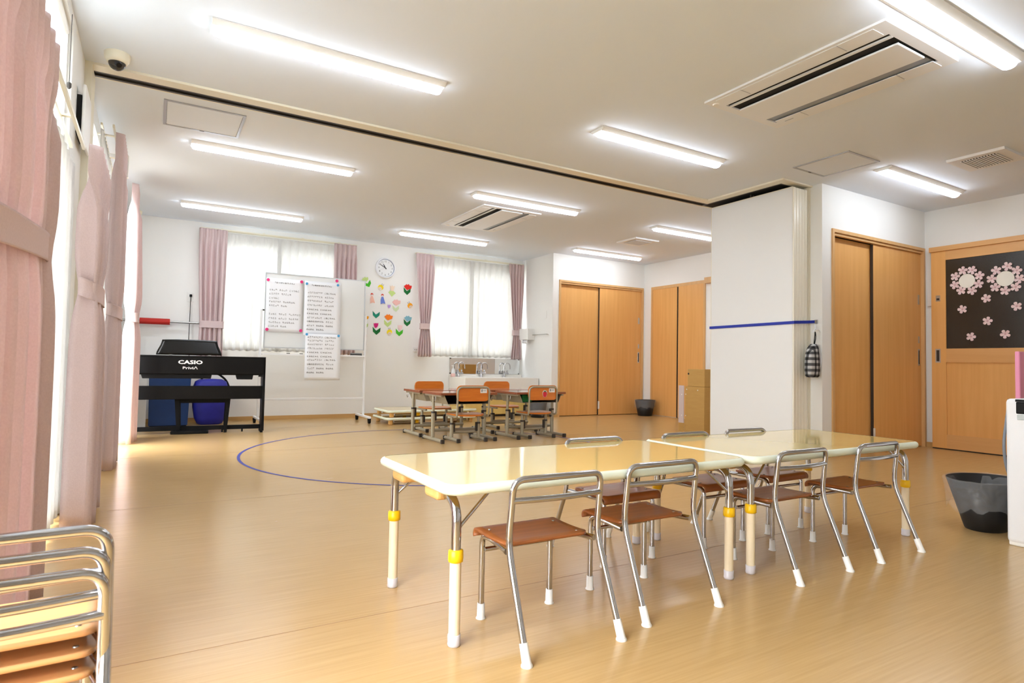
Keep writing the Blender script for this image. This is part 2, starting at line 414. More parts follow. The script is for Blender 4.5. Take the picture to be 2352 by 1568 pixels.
# ------------------------------------------------------------------ windows
def window(name, label, x0, x1, z0, z1, P, n, transom=None):
    """window in the plane given by P(u, d, z): u along the wall, d outwards"""
    root = bpy.data.objects.new(name, None); COL.objects.link(root); root['kind'] = 'structure'; root['label'] = label
    def bx(nm, u0, u1, d0, d1, a, b, mt):
        p, q = P(u0, d0, a), P(u1, d1, b)
        return obj(nm, MB().box(min(p[0], q[0]), max(p[0], q[0]), min(p[1], q[1]), max(p[1], q[1]), a, b), mt, root)
    for u0, u1, a, b in ((x0, x0+0.03, z0, z1), (x1-0.03, x1, z0, z1), (x0+0.03, x1-0.03, z0, z0+0.03), (x0+0.03, x1-0.03, z1-0.03, z1)):
        bx('frame_bar', u0, u1, 0.02, 0.12, a, b, 'white_plastic')
    zt = transom or z1-0.03
    if transom: bx('transom', x0+0.03, x1-0.03, 0.02, 0.12, transom-0.025, transom+0.025, 'white_plastic')
    w_ = (x1-x0-0.06)/n
    for i in range(n):
        u0 = x0+0.03+i*w_; d = 0.05+0.03*(i % 2); top = zt-(0.025 if transom else 0)
        for a0, a1, b0, b1 in ((u0, u0+0.045, z0+0.03, top), (u0+w_-0.045, u0+w_, z0+0.03, top), (u0+0.045, u0+w_-0.045, z0+0.03, z0+0.085), (u0+0.045, u0+w_-0.045, top-0.045, top)):
            bx('sash_bar', a0, a1, d, d+0.025, b0, b1, 'alu')
        bx('pane', u0+0.045, u0+w_-0.045, d+0.010, d+0.014, z0+0.085, top-0.045, 'window_glass')
        if transom: bx('pane', u0, u0+w_, 0.07, 0.074, transom+0.025, z1-0.03, 'window_glass')
    return root
window('window_1', 'tall bright window of the near room, left wall', 0.2, 3.6, 0.02, 2.36, lambda u, d, z: (XL-d, u, z), 4, 1.74)
window('window_2', 'tall window of the far room, left wall', 4.75, 6.75, 0.02, 2.30, lambda u, d, z: (XL-d, u, z), 2)
window('window_3', 'window behind the whiteboard', 0.55, 2.25, 0.92, 2.30, lambda u, d, z: (u, YB+d, z), 2)
window('window_4', 'window above the sink', 3.33, 4.95, 0.92, 2.30, lambda u, d, z: (u, YB+d, z), 2)

# ------------------------------------------------------------------ doors
def sdoor(name, label): 
    r = bpy.data.objects.new(name, None); COL.objects.link(r); r['kind'] = 'structure'; r['label'] = label; return r
def closet(name, label, y, x0, x1, split, pulls_left):
    """pair of plain sliding leaves in a wooden frame, facing -Y"""
    r = sdoor(name, label); zt = 2.045
    obj('jamb', MB().box(x0, x0+0.03, y-0.014, y+0.10, 0, zt), 'wood_frame', r)
    obj('jamb', MB().box(x1-0.03, x1, y-0.014, y+0.10, 0, zt), 'wood_frame', r)
    obj('head', MB().box(x0+0.03, x1-0.03, y-0.014, y+0.012, zt-0.03, zt).box(x0+0.03, x1-0.03, y+0.0, y+0.03, zt-0.055, zt-0.032), 'wood_frame', r)
    obj('back_panel', MB().box(x0+0.03, x1-0.03, y+0.094, y+0.10, 0, zt), 'black_hole', r)
    l1 = obj('leaf', MB().rbox(x0+0.032, split+0.02, y+0.055, y+0.085, 0.008, zt-0.055, 0.002, 1), 'wood_door', r)
    l2 = obj('leaf', MB().rbox(split, x1-0.032, y+0.018, y+0.048, 0.008, zt-0.056, 0.002, 1), 'wood_door', r)
    obj('edge_strip', MB().box(split-0.004, split, y+0.02, y+0.046, 0.01, zt-0.06), 'dark_plastic', l2)
    obj('stop_plate', MB().box(split-0.012, split+0.014, y+0.012, y+0.018, 0.10, 0.22), 'white_plastic', l2)
    def pull(par, xc, yf):
        for nm, z0, z1, hw in (('lock_plate', 1.46, 1.56, 0.016), ('lock_plate', 1.06, 1.13, 0.014), ('pull', 0.83, 1.0, 0.017)):
            p = obj(nm, MB().rbox(xc-hw, xc+hw, yf-0.002, yf+0.002, z0, z1, 0.001, 1), 'steel', par)
        obj('pull_recess', MB().box(xc-0.009, xc+0.007, yf-0.003, yf, 0.845, 0.985), 'black_hole', par)
    pull(l2, x1-0.075, y+0.018)
    if pulls_left: pull(l1, x0+0.062, y+0.055)
    return r
closet('door_1', 'wooden sliding closet doors of the near storage', YF, 5.22, 6.85, 5.935, False)
closet('door_2', 'wooden sliding closet doors at the far end', YC, 5.17, 6.85, 5.96, True)
r = sdoor('door_3', 'narrow wooden sliding doors beside the cardboard boxes')
obj('jamb', MB().box(XR-0.016, XR, 7.165, 7.197, 0, 2.045), 'wood_frame', r)
obj('jamb', MB().box(XR-0.016, XR, 6.09, 6.122, 0, 2.045), 'wood_frame', r)
obj('head', MB().box(XR-0.016, XR, 6.122, 7.165, 2.0, 2.045), 'wood_frame', r)
obj('leaf', MB().box(XR-0.008, XR, 6.645, 7.165, 0.006, 2.0), 'wood_door', r)
obj('leaf', MB().box(XR-0.013, XR-0.001, 6.122, 6.612, 0.006, 2.0), 'wood_door', r)
obj('gap', MB().box(XR-0.004, XR, 6.612, 6.645, 0.0, 2.0), 'black_hole', r)
r = sdoor('door_4', 'wooden sliding door hidden behind the parked partition')
obj('header', MB().box(XR-0.07, XR, 4.65, 6.06, 1.985, 2.07), 'wood_frame', r)
obj('leaf', MB().box(XR-0.05, XR-0.012, 4.70, 5.75, 0.01, 1.985), 'wood_door', r)
# sliding door, its pane coloured as dark as the room behind
r = sdoor('door_5', 'wooden sliding door with paper blossoms on glass coloured dark like the room behind')
XD = 6.80
def db(nm, y0, y1, z0, z1, d0, d1, mt, par=r): return obj(nm, MB().box(XD+d0, XD+d1, y0, y1, z0, z1), mt, par)
obj('header', MB().rbox(XD-0.015, XR, 1.2, 3.115, 1.985, 2.035, 0.003, 1), 'wood_door_cross', r)
db('stile', 2.97, 3.10, 0.01, 1.985, 0, 0.036, 'wood_door'); db('stile', 1.75, 1.87, 0.01, 1.985, 0, 0.036, 'wood_door')
db('rail', 1.87, 2.97, 1.892, 1.985, 0, 0.036, 'wood_door_cross'); db('rail', 1.87, 2.97, 0.865, 1.002, 0, 0.036, 'wood_door_cross')
db('rail', 1.87, 2.97, 0.01, 0.147, 0, 0.036, 'wood_door_cross')
db('panel', 1.87, 2.97, 0.147, 0.865, 0.012, 0.03, 'wood_door')
db('pane', 1.87, 2.97, 1.002, 1.892, 0.010, 0.016, 'glass_dark_room')
h = db('pull', 3.02, 3.066, 0.862, 1.0, -0.002, 0.0, 'steel'); obj('recess', MB().box(XD-0.003, XD-0.001, 3.03, 3.056, 0.875, 0.987), 'dark_plastic', h)
h = db('lock_plate', 3.02, 3.058, 1.48, 1.54, -0.002, 0.0, 'steel'); obj('recess', MB().box(XD-0.003, XD-0.001, 3.026, 3.052, 1.492, 1.512), 'dark_plastic', h)
db('kick_gap', 1.75, 3.10, 0.0, 0.01, 0.004, 0.03, 'black_hole')

# small switches and sockets
def plate(name, label, cat, x0, x1, y0, y1, z0, z1, mt='white_plastic'):
    o = obj(name, MB().rbox(x0, x1, y0, y1, z0, z1, 0.002, 1), mt); return tag(o, label, cat)
plate('wall_switch', 'white switch plate on the nook wall above the towel rail', 'switch', 5.052, 5.06, 7.53, 7.60, 1.46, 1.58)
plate('wall_switch', 'slim white switch box between the closet frame and the glazed sliding door', 'switch', XR-0.02, XR, 3.115, 3.16, 1.44, 1.58)
s = thing('wall_socket', 'white wall socket above the steel bar with a black plug', 'socket', (0.356, YB, 1.507))
obj('cover_plate', MB().rbox(-0.038, 0.038, -0.008, 0, -0.058, 0.058, 0.002, 1), 'white_plastic', s)
obj('plug', MB().rbox(-0.014, 0.014, -0.04, -0.008, 0.0, 0.03, 0.004, 1), 'black_matt', s)
pc = [(0.356, YB-0.03, 1.515), (0.356, YB-0.035, 1.48), (0.352, YB-0.05, 1.2), (0.345, 8.1, 0.9), (0.34, 7.6, 0.75), (0.34, 7.12, 0.70)]
tag(obj('power_cord', MB().tube(fillet(pc, 0.15, 5), 0.0045, 6), 'black_matt'), 'thin black cord hanging from the wall socket to the piano', 'cord')
s = thing('wall_socket', 'small white twin socket beside the hem of the curtain left of the sink', 'socket', (3.262, YB, 0.952))
obj('cover_plate', MB().rbox(-0.036, 0.036, -0.012, 0, -0.03, 0.03, 0.002, 1), 'white_plastic', s)
obj('slots', MB().box(-0.016, -0.011, -0.0135, -0.011, -0.01, 0.01).box(0.009, 0.014, -0.0135, -0.011, -0.01, 0.01), 'ink', s)

# ------------------------------------------------------------------ ceiling fittings
def lamp_proto(loc, label):
    t = thing('ceiling_lamp', label, 'lamp', loc, 0, 'tube lamps on the ceiling')
    hp = [(-0.075, 0), (0.075, 0), (0.075, -0.006), (0.046, -0.024), (-0.046, -0.024), (-0.075, -0.006)]
    obj('housing', MB().prism(hp, lambda y, z: (-0.625, y, z), lambda y, z: (0.625, y, z)), 'white_plastic', t)
    pr = [(0.040*cos(a), -0.024-0.030*sin(a)) for a in [pi*i/10 for i in range(11)]]
    def cap(x0, s):
        return lambda y, z: (x0, y*s, -0.024+(z+0.024)*s)
    rows = []
    for x, s in ((-0.618, 0.55), (-0.612, 0.85), (-0.60, 1), (0.60, 1), (0.612, 0.85), (0.618, 0.55)):
        rows.append([cap(x, s)(y, z) for y, z in pr])
    mb = MB().grid(rows); n = len(pr)
    mb.add(rows[0], [tuple(range(n))]); mb.add(rows[-1], [tuple(range(n))])
    obj('diffuser', mb, 'lamp_light', t); return t
L0 = None
for x, y, lb in ((0.187, 3.238, 'tube lamp on the near ceiling between the dome camera and the partition track, left one'),
                 (2.627, 3.238, 'tube lamp on the near ceiling just before the track, left of the cassette air conditioner'),
                 (5.085, 2.598, 'tube lamp above the near closet doors, beside the slatted vent'),
                 (2.627, 1.30, 'nearest tube lamp, running out of the top right corner of the photo'),
                 (0.187, 5.144, 'tube lamp beyond the track next to the square ceiling hatch on the left'),
                 (0.187, 7.208, 'tube lamp above the pink curtain of the left back window'),
                 (2.627, 5.144, 'tube lamp partly covering the far cassette air conditioner'),
                 (2.627, 7.208, 'tube lamp above the clock wall, far middle of the ceiling'),
                 (5.084, 6.82, 'tube lamp over the far closet doors'),
                 (5.05, 5.194, 'tube lamp cut off by the top of the white partition panel')):
    loc = (x+0.625, y+0.075, H)
    if L0 is None: L0 = lamp_proto(loc, lb)
    else: dup(L0, loc, 0, lb)

def cassette(loc, label):
    t = thing('air_conditioner', label, 'air conditioner', loc)
    W2, D2 = 0.357, 0.545
    m = MB()
    for a in ((-W2, W2, -D2, -D2+0.055), (-W2, W2, D2-0.055, D2), (-W2, -0.222, -D2+0.055, D2-0.055), (0.268, W2, -D2+0.055, D2-0.055)):
        m.box(*a, -0.012, 0)
    obj('frame', m, 'ivory_plastic', t)
    obj('cavity', MB().box(-0.222, 0.268, -D2+0.055, D2-0.055, -0.003, 0), 'black_hole', t)
    obj('centre_panel', MB().rbox(-0.105, 0.160, -D2+0.070, D2-0.062, -0.020, -0.008, 0.005, 2), 'ivory_plastic', t)
    obj('louvre', MB().box(-0.195, -0.175, -D2+0.057, D2-0.057, -0.013, -0.005), 'ivory_plastic', t)
    obj('louvre', MB().prism([(0.178, -0.007), (0.256, -0.004), (0.256, 0.0), (0.178, -0.003)], lambda x, z: (x, -D2+0.075, z), lambda x, z: (x, D2-0.060, z)), 'blue_grey', t)
    for sx in (-1, 1):
        for y0, y1 in ((-D2+0.07, -D2+0.25), (-D2+0.254, D2-0.254), (D2-0.25, D2-0.07)):
            obj('cover_flap', MB().box(sx*0.27-0.03 if sx > 0 else -0.335, sx*0.27+0.065 if sx > 0 else -0.24, y0, y1, -0.015, -0.011), 'ivory_plastic', t)
        for y in (-D2+0.252, D2-0.252): obj('flap_joint', MB().box(*((0.245, 0.325) if sx > 0 else (-0.33, -0.245)), y-0.0015, y+0.0015, -0.0158, -0.012), 'grey_line', t)
    obj('sensor', MB().lathe([(0.018, -0.018), (0.022, -0.012)], (-0.29, D2-0.035, 0), 16), 'white_plastic', t)
    obj('maker_badge', MB().box(0.285, 0.292, D2-0.17, D2-0.11, -0.0165, -0.0148), 'grey_line', t)
    return t
ac = cassette((3.272, 2.06, H), 'large ivory ceiling cassette air conditioner of the near room')
dup(ac, (3.262, 6.07, H), 0, 'farther ceiling cassette air conditioner, half behind a tube lamp')

def hatch(loc, sx, sy, label):
    t = thing('ceiling_hatch', label, 'hatch', loc)
    m = MB(); a, b = sx/2, sy/2; wd = 0.018
    for q in ((-a, a, -b, -b+wd), (-a, a, b-wd, b), (-a, -a+wd, -b+wd, b-wd), (a-wd, a, -b+wd, b-wd)): m.box(*q, -0.006, 0)
    obj('rim', m, 'grey_line', t)
    obj('lid', MB().box(-a+wd+0.002, a-wd-0.002, -b+wd+0.002, b-wd-0.002, -0.004, 0), 'ceiling_white', t)
    obj('latch', MB().box(-0.015, 0.015, b-wd, b-0.006, -0.0075, -0.006), 'dark_plastic', t)
    return t
hatch((0.242, 4.685, H), 0.49, 0.48, 'square access hatch in the ceiling on the left, just beyond the track')
hatch((4.692, 2.832, H), 0.43, 0.47, 'square access hatch in the ceiling near the closets on the right')

def vent(loc, label, slats=13):
    t = thing('ceiling_vent', label, 'vent', loc)
    obj('frame', MB().prism([(-0.205, 0), (0.205, 0), (0.195, -0.018), (-0.195, -0.018)], lambda x, z: (x, -0.19, z), lambda x, z: (x, 0.19, z)), 'ivory_plastic', t)
    obj('opening', MB().box(-0.14, 0.14, -0.12, 0.12, -0.0195, -0.018), 'black_hole', t)
    s0 = None
    for i in range(slats):
        y = -0.115+0.23*i/(slats-1)
        if s0 is None: s0 = obj('slat', MB().box(-0.14, 0.14, -0.005, 0.005, -0.024, -0.018), 'ivory_plastic', t, (0, y, 0))
        else:
            c = s0.copy(); COL.objects.link(c); c.parent = t; c.location = (0, y, 0)
    return t
vent((5.515, 2.12, H), 'slatted exhaust vent in the ceiling near the right edge of the photo')
vent((5.48, 6.02, H), 'slatted exhaust vent in the far ceiling, left of the partition panel')

def dome(loc, label, rz):
    t = thing('dome_camera', label, 'camera', loc, rz)
    obj('housing', MB().lathe([(0.062, 0), (0.062, -0.02), (0.058, -0.035), (0.047, -0.052), (0.040, -0.052)], n=32), 'cream_metal', t)
    obj('dome', MB().lathe([(0.042*cos(a), -0.050-0.042*sin(a)) for a in [pi/2*i/8 for i in range(8)]]+[(0.002, -0.092)], n=24), 'dome_glass', t)
    obj('lens', MB().cyl((0, -0.01, -0.055), (0.012, -0.03, -0.072), 0.014, 14), 'black_gloss', t)
    return t
d0 = dome((-0.232, 3.93, H), 'cream dome camera on the ceiling just before the partition track', 0)
dup(d0, (-0.235, 8.05, H), 0.6, 'cream dome camera in the far left ceiling corner, beside the last curtain')

# wall ventilator, blind chains, hanging device on the left wall
t = thing('wall_ventilator', 'white square wall air vent cover standing off the left wall by the track', 'vent', (XL, 3.93, 2.03))
obj('duct', MB().box(0.0, 0.022, -0.10, 0.11, -0.10, 0.10), 'black_hole', t)
obj('cover', MB().rbox(0.026, 0.042, -0.13, 0.15, -0.15, 0.15, 0.006, 2), 'white_plastic', t)
obj('hinge_arm', MB().box(0.0, 0.03, -0.09, -0.08, 0.105, 0.112), 'steel', t)
t = thing('wall_device', 'flat white device with small printed labels, hung above the far left window', 'device', (-0.235, 5.45, 2.22))
obj('body', MB().rbox(-0.03, 0.018, -0.03, 0.03, -0.085, 0.085, 0.005, 2), 'white_plastic', t)
obj('bracket', MB().box(-0.158, -0.03, -0.008, 0.008, 0.06, 0.085), 'white_plastic', t)
m = MB()
for i in range(8): m.box(-0.018, 0.0, -0.0312, -0.03, -0.05+i*0.006, -0.047+i*0.006)
obj('label_print', m, 'grey_line', t)
obj('label_square', MB().box(-0.018, 0.004, -0.0312, -0.03, -0.078, -0.06), 'blue_grey', t)
t = thing('roller_blind', 'white translucent roller blind over the top pane of the near left window', 'blind', (XL-0.03, 1.9, 0))
obj('sheet', MB().box(-0.002, 0.002, -1.66, 1.66, 1.80, 2.32), 'blind', t)
obj('roll', MB().cyl((0, -1.66, 2.33), (0, 1.66, 2.33), 0.018, 14), 'white_plastic', t)
obj('bottom_bar', MB().box(-0.006, 0.006, -1.66, 1.66, 1.785, 1.80), 'white_plastic', t)
tag(obj('blind_cord', MB().tube([(XL+0.02, 3.33, 2.31), (XL+0.02, 3.335, 2.0)], 0.0015, 6).lathe([(0.004, -0.03), (0.009, -0.022), (0.009, -0.004), (0.004, 0)], (XL+0.02, 3.335, 2.0), 10), 'dark_plastic'), 'thin cord with a dark knob hanging from the blind', 'cord')
# ------------------------------------------------------------------ curtains
def sstep(a, b, x):
    t = max(0, min(1, (x-a)/(b-a))); return t*t*(3-2*t)
def curtain(name, label, cat, group, F, u0, u1, zt, zb, folds, amp, mt, tie=None, seed=0, head=0.10, pin=None, nu=None, flare=1.0, bulge=0.0, ha=None, ho=0.0, tsl=0.0):
    ha = amp*0.6 if ha is None else ha
    """F(u, n, z) maps along-wall u and outward n to the room; tie=(z, fraction, anchor, slope)"""
    rnd = random.Random(seed); nu = nu or folds*10
    ph = [rnd.uniform(-0.5, 0.5) for _ in range(folds+2)]; am = [rnd.uniform(0.65, 1.2) for _ in range(folds+2)]
    zs = [zt, zt-0.02, zt-head*0.5, zt-head*0.8, zt-head, zt-head-0.03, zt-head-0.08, zt-head-0.16]
    k = 26; zs += [zs[-1]+(zb-zs[-1])*i/k for i in range(1, k+1)]
    rows = []
    for z in zs:
        hd = 1-sstep(zt-head-0.14, zt-head+0.005, z)   # 0 in the header, 1 below it
        wf = 1.0; sl = 0
        if tie:
            tz, fr, anc, slope = tie
            up = sstep(zt-head*0.5, tz+0.02, z) if z > tz else 1
            g = ((zt-z)/(zt-tz))**1.6 if z > tz else 1-0.55*flare*sstep(0, 1, (tz-z)/max(tz-zb, 0.1))**0.8
            wf = 1-(1-fr)*max(0, min(1, g))
        row = []
        for i in range(nu+1):
            s = i/nu; q = s*folds; j = int(q)
            a = am[j]*(1-(q-j))+am[j+1]*(q-j); p = ph[j]*(1-(q-j))+ph[j+1]*(q-j)
            big = sin(2*pi*q+p*hd*2.2)+0.28*sin(4*pi*q+1.0+p)*hd
            pl = 2*abs(2*(q-math.floor(q+0.5)))-1
            d = (1-hd)*(ha*(0.55*pl+0.45*big)+ho)+hd*amp*a*big*(0.75+0.25*min(1, (zt-z)))
            if tie and hd > 0:
                tight = math.exp(-((z-tie[0])/0.10)**2); d *= (1-0.35*tight)
                d += bulge*hd*sstep(zt, tie[0], z)*sin(pi*s)
            anc = tie[2] if tie else 0.5
            su = anc+(s-anc)*wf
            zz = z+(0.006*sin(2*pi*q) if z == zb else 0)
            row.append(F(u0+(u1-u0)*su+0.012*p*hd, d, zz))
        rows.append(row)
    o = obj(name, MB().grid(rows), mt); tag(o, label, cat, group)
    mod(o, 'SOLIDIFY', thickness=0.003, offset=0)
    if tie:
        tz, fr, anc, slope = tie; ua = u0+(u1-u0)*(anc-anc*fr); ub = u0+(u1-u0)*(anc+(1-anc)*fr)
        hw = (ub-ua)/2+0.004; c = (ua+ub)/2; dn = amp*0.80+0.004; rr = []
        for zz, k in ((-0.042, 1.03), (-0.036, 1), (0.0, 0.99), (0.036, 1), (0.042, 1.03)):
            ring = []
            for i in range(33):
                a = 2*pi*i/32; ca, sa = cos(a), sin(a)
                uu = math.copysign(abs(ca)**0.6, ca)*hw*k; nn = math.copysign(abs(sa)**0.6, sa)*dn*k
                ring.append(F(c+uu, nn+bulge*0.8, tz+zz+slope*uu-tsl*nn))
            rr.append(ring)
        b = obj('tieback', MB().grid(rr), mt, o); mod(b, 'SOLIDIFY', thickness=0.004, offset=0)
    return o
def FL(x): return lambda u, n, z: (x+n, u, z)
def FB(y): return lambda u, n, z: (u, y-n, z)
GP = 'pink pleated curtains'
curtain('curtain', 'pink curtain nearest the camera, at the left edge behind the stacked chairs', 'curtain', GP, FL(-0.322), 1.42, 2.41, 1.745, 0.004, 10, 0.038, 'curtain_pink', (1.07, 0.92, 0.95, 0.08), 3, head=0.13, ha=0.032, ho=0.012)
curtain('curtain', 'pink tied curtain at the far end of the near left window', 'curtain', GP, FL(-0.268), 3.26, 3.92, 1.715, 0.004, 7, 0.052, 'curtain_pink', (1.07, 0.60, 0.25, 0.0), 5, flare=1.5, head=0.12, ha=0.045, ho=0.01, tsl=0.40)
curtain('curtain', 'darker-looking pink tied curtain just beyond the partition track, left wall', 'curtain', GP, FL(-0.250), 4.86, 5.40, 2.29, 0.004, 7, 0.050, 'curtain_pink', (1.08, 0.66, 0.2, 0.0), 8, flare=1.3, head=0.12, ha=0.045, tsl=0.35)
curtain('curtain', 'last pink curtain on the left wall, next to the piano', 'curtain', GP, FL(-0.195), 6.28, 6.72, 2.31, 0.004, 5, 0.055, 'curtain_pink', (1.12, 0.55, 0.3, 0.0), 11, flare=2.0, bulge=0.02, head=0.12, ha=0.045)
K = 8.15/8.25
curtain('curtain', 'pink curtain left of the back window, falling behind the piano', 'curtain', GP, FB(8.14), 0.42, 0.73, 2.345, 0.72, 5, 0.038, 'curtain_pink', (1.18, 0.82, 0.7, 0.0), 13, flare=0.6)
curtain('curtain', 'pink curtain mostly hidden by the whiteboard', 'curtain', GP, FB(8.14), 2.03, 2.335, 2.345, 0.855, 5, 0.035, 'curtain_pink', None, 17)
curtain('curtain', 'pink tied curtain beside the paper flowers', 'curtain', GP, FB(8.14), 3.20, 3.48, 2.345, 0.855, 5, 0.034, 'curtain_pink', (1.29, 0.48, 0.55, 0.0), 19, flare=0.9)
curtain('curtain', 'pink tied curtain in the sink nook corner', 'curtain', GP, FB(8.14), 4.75, 5.03, 2.345, 0.845, 5, 0.034, 'curtain_pink', (1.26, 0.52, 0.6, 0.0), 23, flare=0.9)
GS = 'white sheer curtains'
curtain('sheer_curtain', 'white sheer curtain of the near left window', 'sheer curtain', GS, FL(-0.366), 2.25, 3.62, 1.69, 0.03, 13, 0.014, 'sheer', None, 31, head=0.08)
curtain('sheer_curtain', 'white sheer curtain glimpsed behind the pink curtain beyond the track', 'sheer curtain', GS, FL(-0.345), 4.74, 5.70, 2.26, 0.03, 12, 0.020, 'sheer', None, 33, head=0.08)
curtain('sheer_curtain', 'left half of the sheer pair behind the whiteboard', 'sheer curtain', GS, FB(8.188), 0.60, 1.36, 2.325, 0.875, 9, 0.022, 'sheer', None, 35, head=0.09)
curtain('sheer_curtain', 'right half of the sheer pair behind the whiteboard', 'sheer curtain', GS, FB(8.188), 1.32, 2.20, 2.325, 0.875, 9, 0.022, 'sheer', None, 37, head=0.09)
curtain('sheer_curtain', 'left half of the sheer pair above the sink', 'sheer curtain', GS, FB(8.188), 3.38, 4.13, 2.325, 0.865, 8, 0.022, 'sheer', None, 39, head=0.09)
curtain('sheer_curtain', 'right half of the sheer pair above the sink', 'sheer curtain', GS, FB(8.188), 4.09, 4.88, 2.325, 0.865, 8, 0.022, 'sheer', None, 41, head=0.09)

def rail(label, A, B, out, n):
    """curtain rail from A to B with wall brackets pointing along out"""
    t = thing('curtain_rail', label, 'curtain rail', A); a, b, o = Vector(A), Vector(B), Vector(out)
    d = b-a; mb = MB(); sd = Vector((abs(o.y), abs(o.x), 0)).normalized()
    def bar(off):
        p, q = off, d+off; e = o.normalized()*0.006
        lo = Vector((min(p.x, q.x), min(p.y, q.y), 0))-Vector((abs(e.x), abs(e.y), 0)); hi = Vector((max(p.x, q.x), max(p.y, q.y), 0))+Vector((abs(e.x), abs(e.y), 0))
        return MB().box(lo.x, hi.x, lo.y, hi.y, off.z-0.008, off.z+0.008)
    obj('rail', bar(Vector((0, 0, 0))), 'cream_metal', t)
    obj('rail', bar(o*0.62), 'cream_metal', t)
    for i in range(n):
        c = d*((i+0.5)/n); e = c+o
        w_ = sd*0.012
        obj('bracket', MB().box(min(c.x, e.x)-w_.x, max(c.x, e.x)+w_.x, min(c.y, e.y)-w_.y, max(c.y, e.y)+w_.y, 0.009, 0.017), 'cream_metal', t)
    return t
rail('cream curtain rail of the near left window', (-0.315, 0.3, 1.735), (-0.315, 3.42, 1.735), (-0.078, 0, 0), 4)
rail('cream curtain rail of the far left window', (-0.285, 4.78, 2.305), (-0.285, 6.98, 2.305), (-0.108, 0, 0), 4)
rail('cream curtain rail above the left back window', (0.43, 8.165, 2.352), (2.34, 8.165, 2.352), (0, 0.085, 0), 4)
rail('cream curtain rail above the window over the sink', (3.21, 8.165, 2.352), (5.03, 8.165, 2.352), (0, 0.085, 0), 4)

# ------------------------------------------------------------------ outside
tag(obj('ground', MB().box(-14, 20, 8.6, 40, -0.3, -0.25).box(-30, -0.7, -20, 8.6, -0.3, -0.25), 'asphalt'), kind='structure')
def house(label, x0, x1, y0, y1, hgt, ridge):
    t = thing('house', label, 'house', ((x0+x1)/2, (y0+y1)/2, -0.25)); a, b = (x1-x0)/2, (y1-y0)/2
    wl = obj('wall', MB().box(-a, a, -b, b, 0, hgt), 'paper_white', t)
    obj('roof', MB().prism([(-b-0.4, hgt), (b+0.4, hgt), (0, hgt+ridge)], lambda y, z: (-a-0.3, y, z), lambda y, z: (a+0.3, y, z)), 'blue_grey', t)
    for k in range(3):
        x = -a+(k+0.5)*2*a/3; f = obj('window_frame', MB().box(x-0.45, x+0.45, -b-0.03, -b, 1.0, 2.1), 'alu', t)
        obj('pane', MB().box(x-0.4, x+0.4, -b-0.035, -b-0.03, 1.05, 2.05), 'blue_grey', f)
    return t
house('pale house seen faintly through the sheers behind the whiteboard', -2.5, 3.6, 15.5, 21, 2.6, 1.3)
house('pale house seen faintly through the sheers above the sink', 5.6, 12.5, 14.5, 20, 2.7, 1.4)
# ------------------------------------------------------------------ low tables
def folding_table(loc, label):
    t = thing('low_table', label, 'table', loc, 0, 'pair of yellow tables')
    hx, hy, zt = 0.603, 0.30, 0.44
    out = rrect(-hx+0.014, hx-0.014, -hy+0.014, hy-0.014, 0.045, 8)
    obj('tabletop', MB().prism(out, lambda x, y: (x, y, zt-0.026), lambda x, y: (x, y, zt)), 'table_yellow', t)
    prof = [(0.0, 0.0), (0.008, -0.0025), (0.013, -0.008), (0.0145, -0.0155), (0.013, -0.022), (0.006, -0.029), (-0.004, -0.030)]
    rows = []
    for o_, dz in prof:
        rr = rrect(-hx+0.014-o_, hx-0.014+o_, -hy+0.014-o_, hy-0.014+o_, 0.045+o_, 8); rr.append(rr[0])
        rows.append([(x, y, zt+0.0006+dz) for x, y in rr])
    obj('edge_band', MB().grid(rows), 'table_edge', t)
    for sx in (-1, 1):
        lx = 0.551*sx
        for sy in (-1, 1):
            ly = 0.245*sy
            mb = MB()
            for k in range(2):
                y0 = sy*(0.10 if k == 0 else 0.165)
            mb.rbox(lx-0.034, lx+0.034, min(sy*0.09, sy*0.185), max(sy*0.09, sy*0.185), zt-0.062, zt-0.026, 0.012, 3)
            obj('bracket_block', mb, 'block_wood', t)
            path = fillet([(lx, sy*0.10, zt-0.047), (lx, ly, zt-0.047), (lx, ly, 0.235)], 0.062, 8)
            lg = obj('leg', MB().tube(path, 0.0138, 14), 'chrome', t)
            obj('pole', MB().tube([(lx, ly, 0.02), (lx, ly, 0.24)], 0.0158, 16), 'cream_pole', lg)
            obj('collar', MB().lathe([(0.0165, 0.224), (0.0205, 0.226), (0.0212, 0.236), (0.0205, 0.255), (0.0165, 0.258)], (lx, ly, 0), 20), 'yellow_plastic', lg)
            obj('foot_cap', MB().lathe([(0.0, 0.0), (0.0165, 0.0), (0.0185, 0.006), (0.0175, 0.012), (0.0178, 0.03), (0.016, 0.031)], (lx, ly, 0), 18), 'clear_cap', lg)
            obj('rivet', MB().lathe([(0.004, -0.022), (0.0035, -0.020)], (lx+0.0, ly, 0.246), 8, 'y'), 'screw_metal', lg)
            ix = lx-sx*0.115; iy = ly-sy*0.02
            br = fillet([(lx, ly, 0.302), (lx-sx*0.012, ly-sy*0.002, 0.318), (ix, iy, zt-0.034), (ix-sx*0.02, iy, zt-0.030)], 0.012, 4)
            obj('brace', MB().tube(br, 0.0048, 8), 'chrome', t)
    return t
TB = folding_table((1.278, 1.752, 0), 'low yellow glossy table with a pale mint edge, the left one of the pair')
dup(TB, (2.500, 1.752, 0), 0, 'low yellow glossy table with a pale mint edge, the right one by the closets')

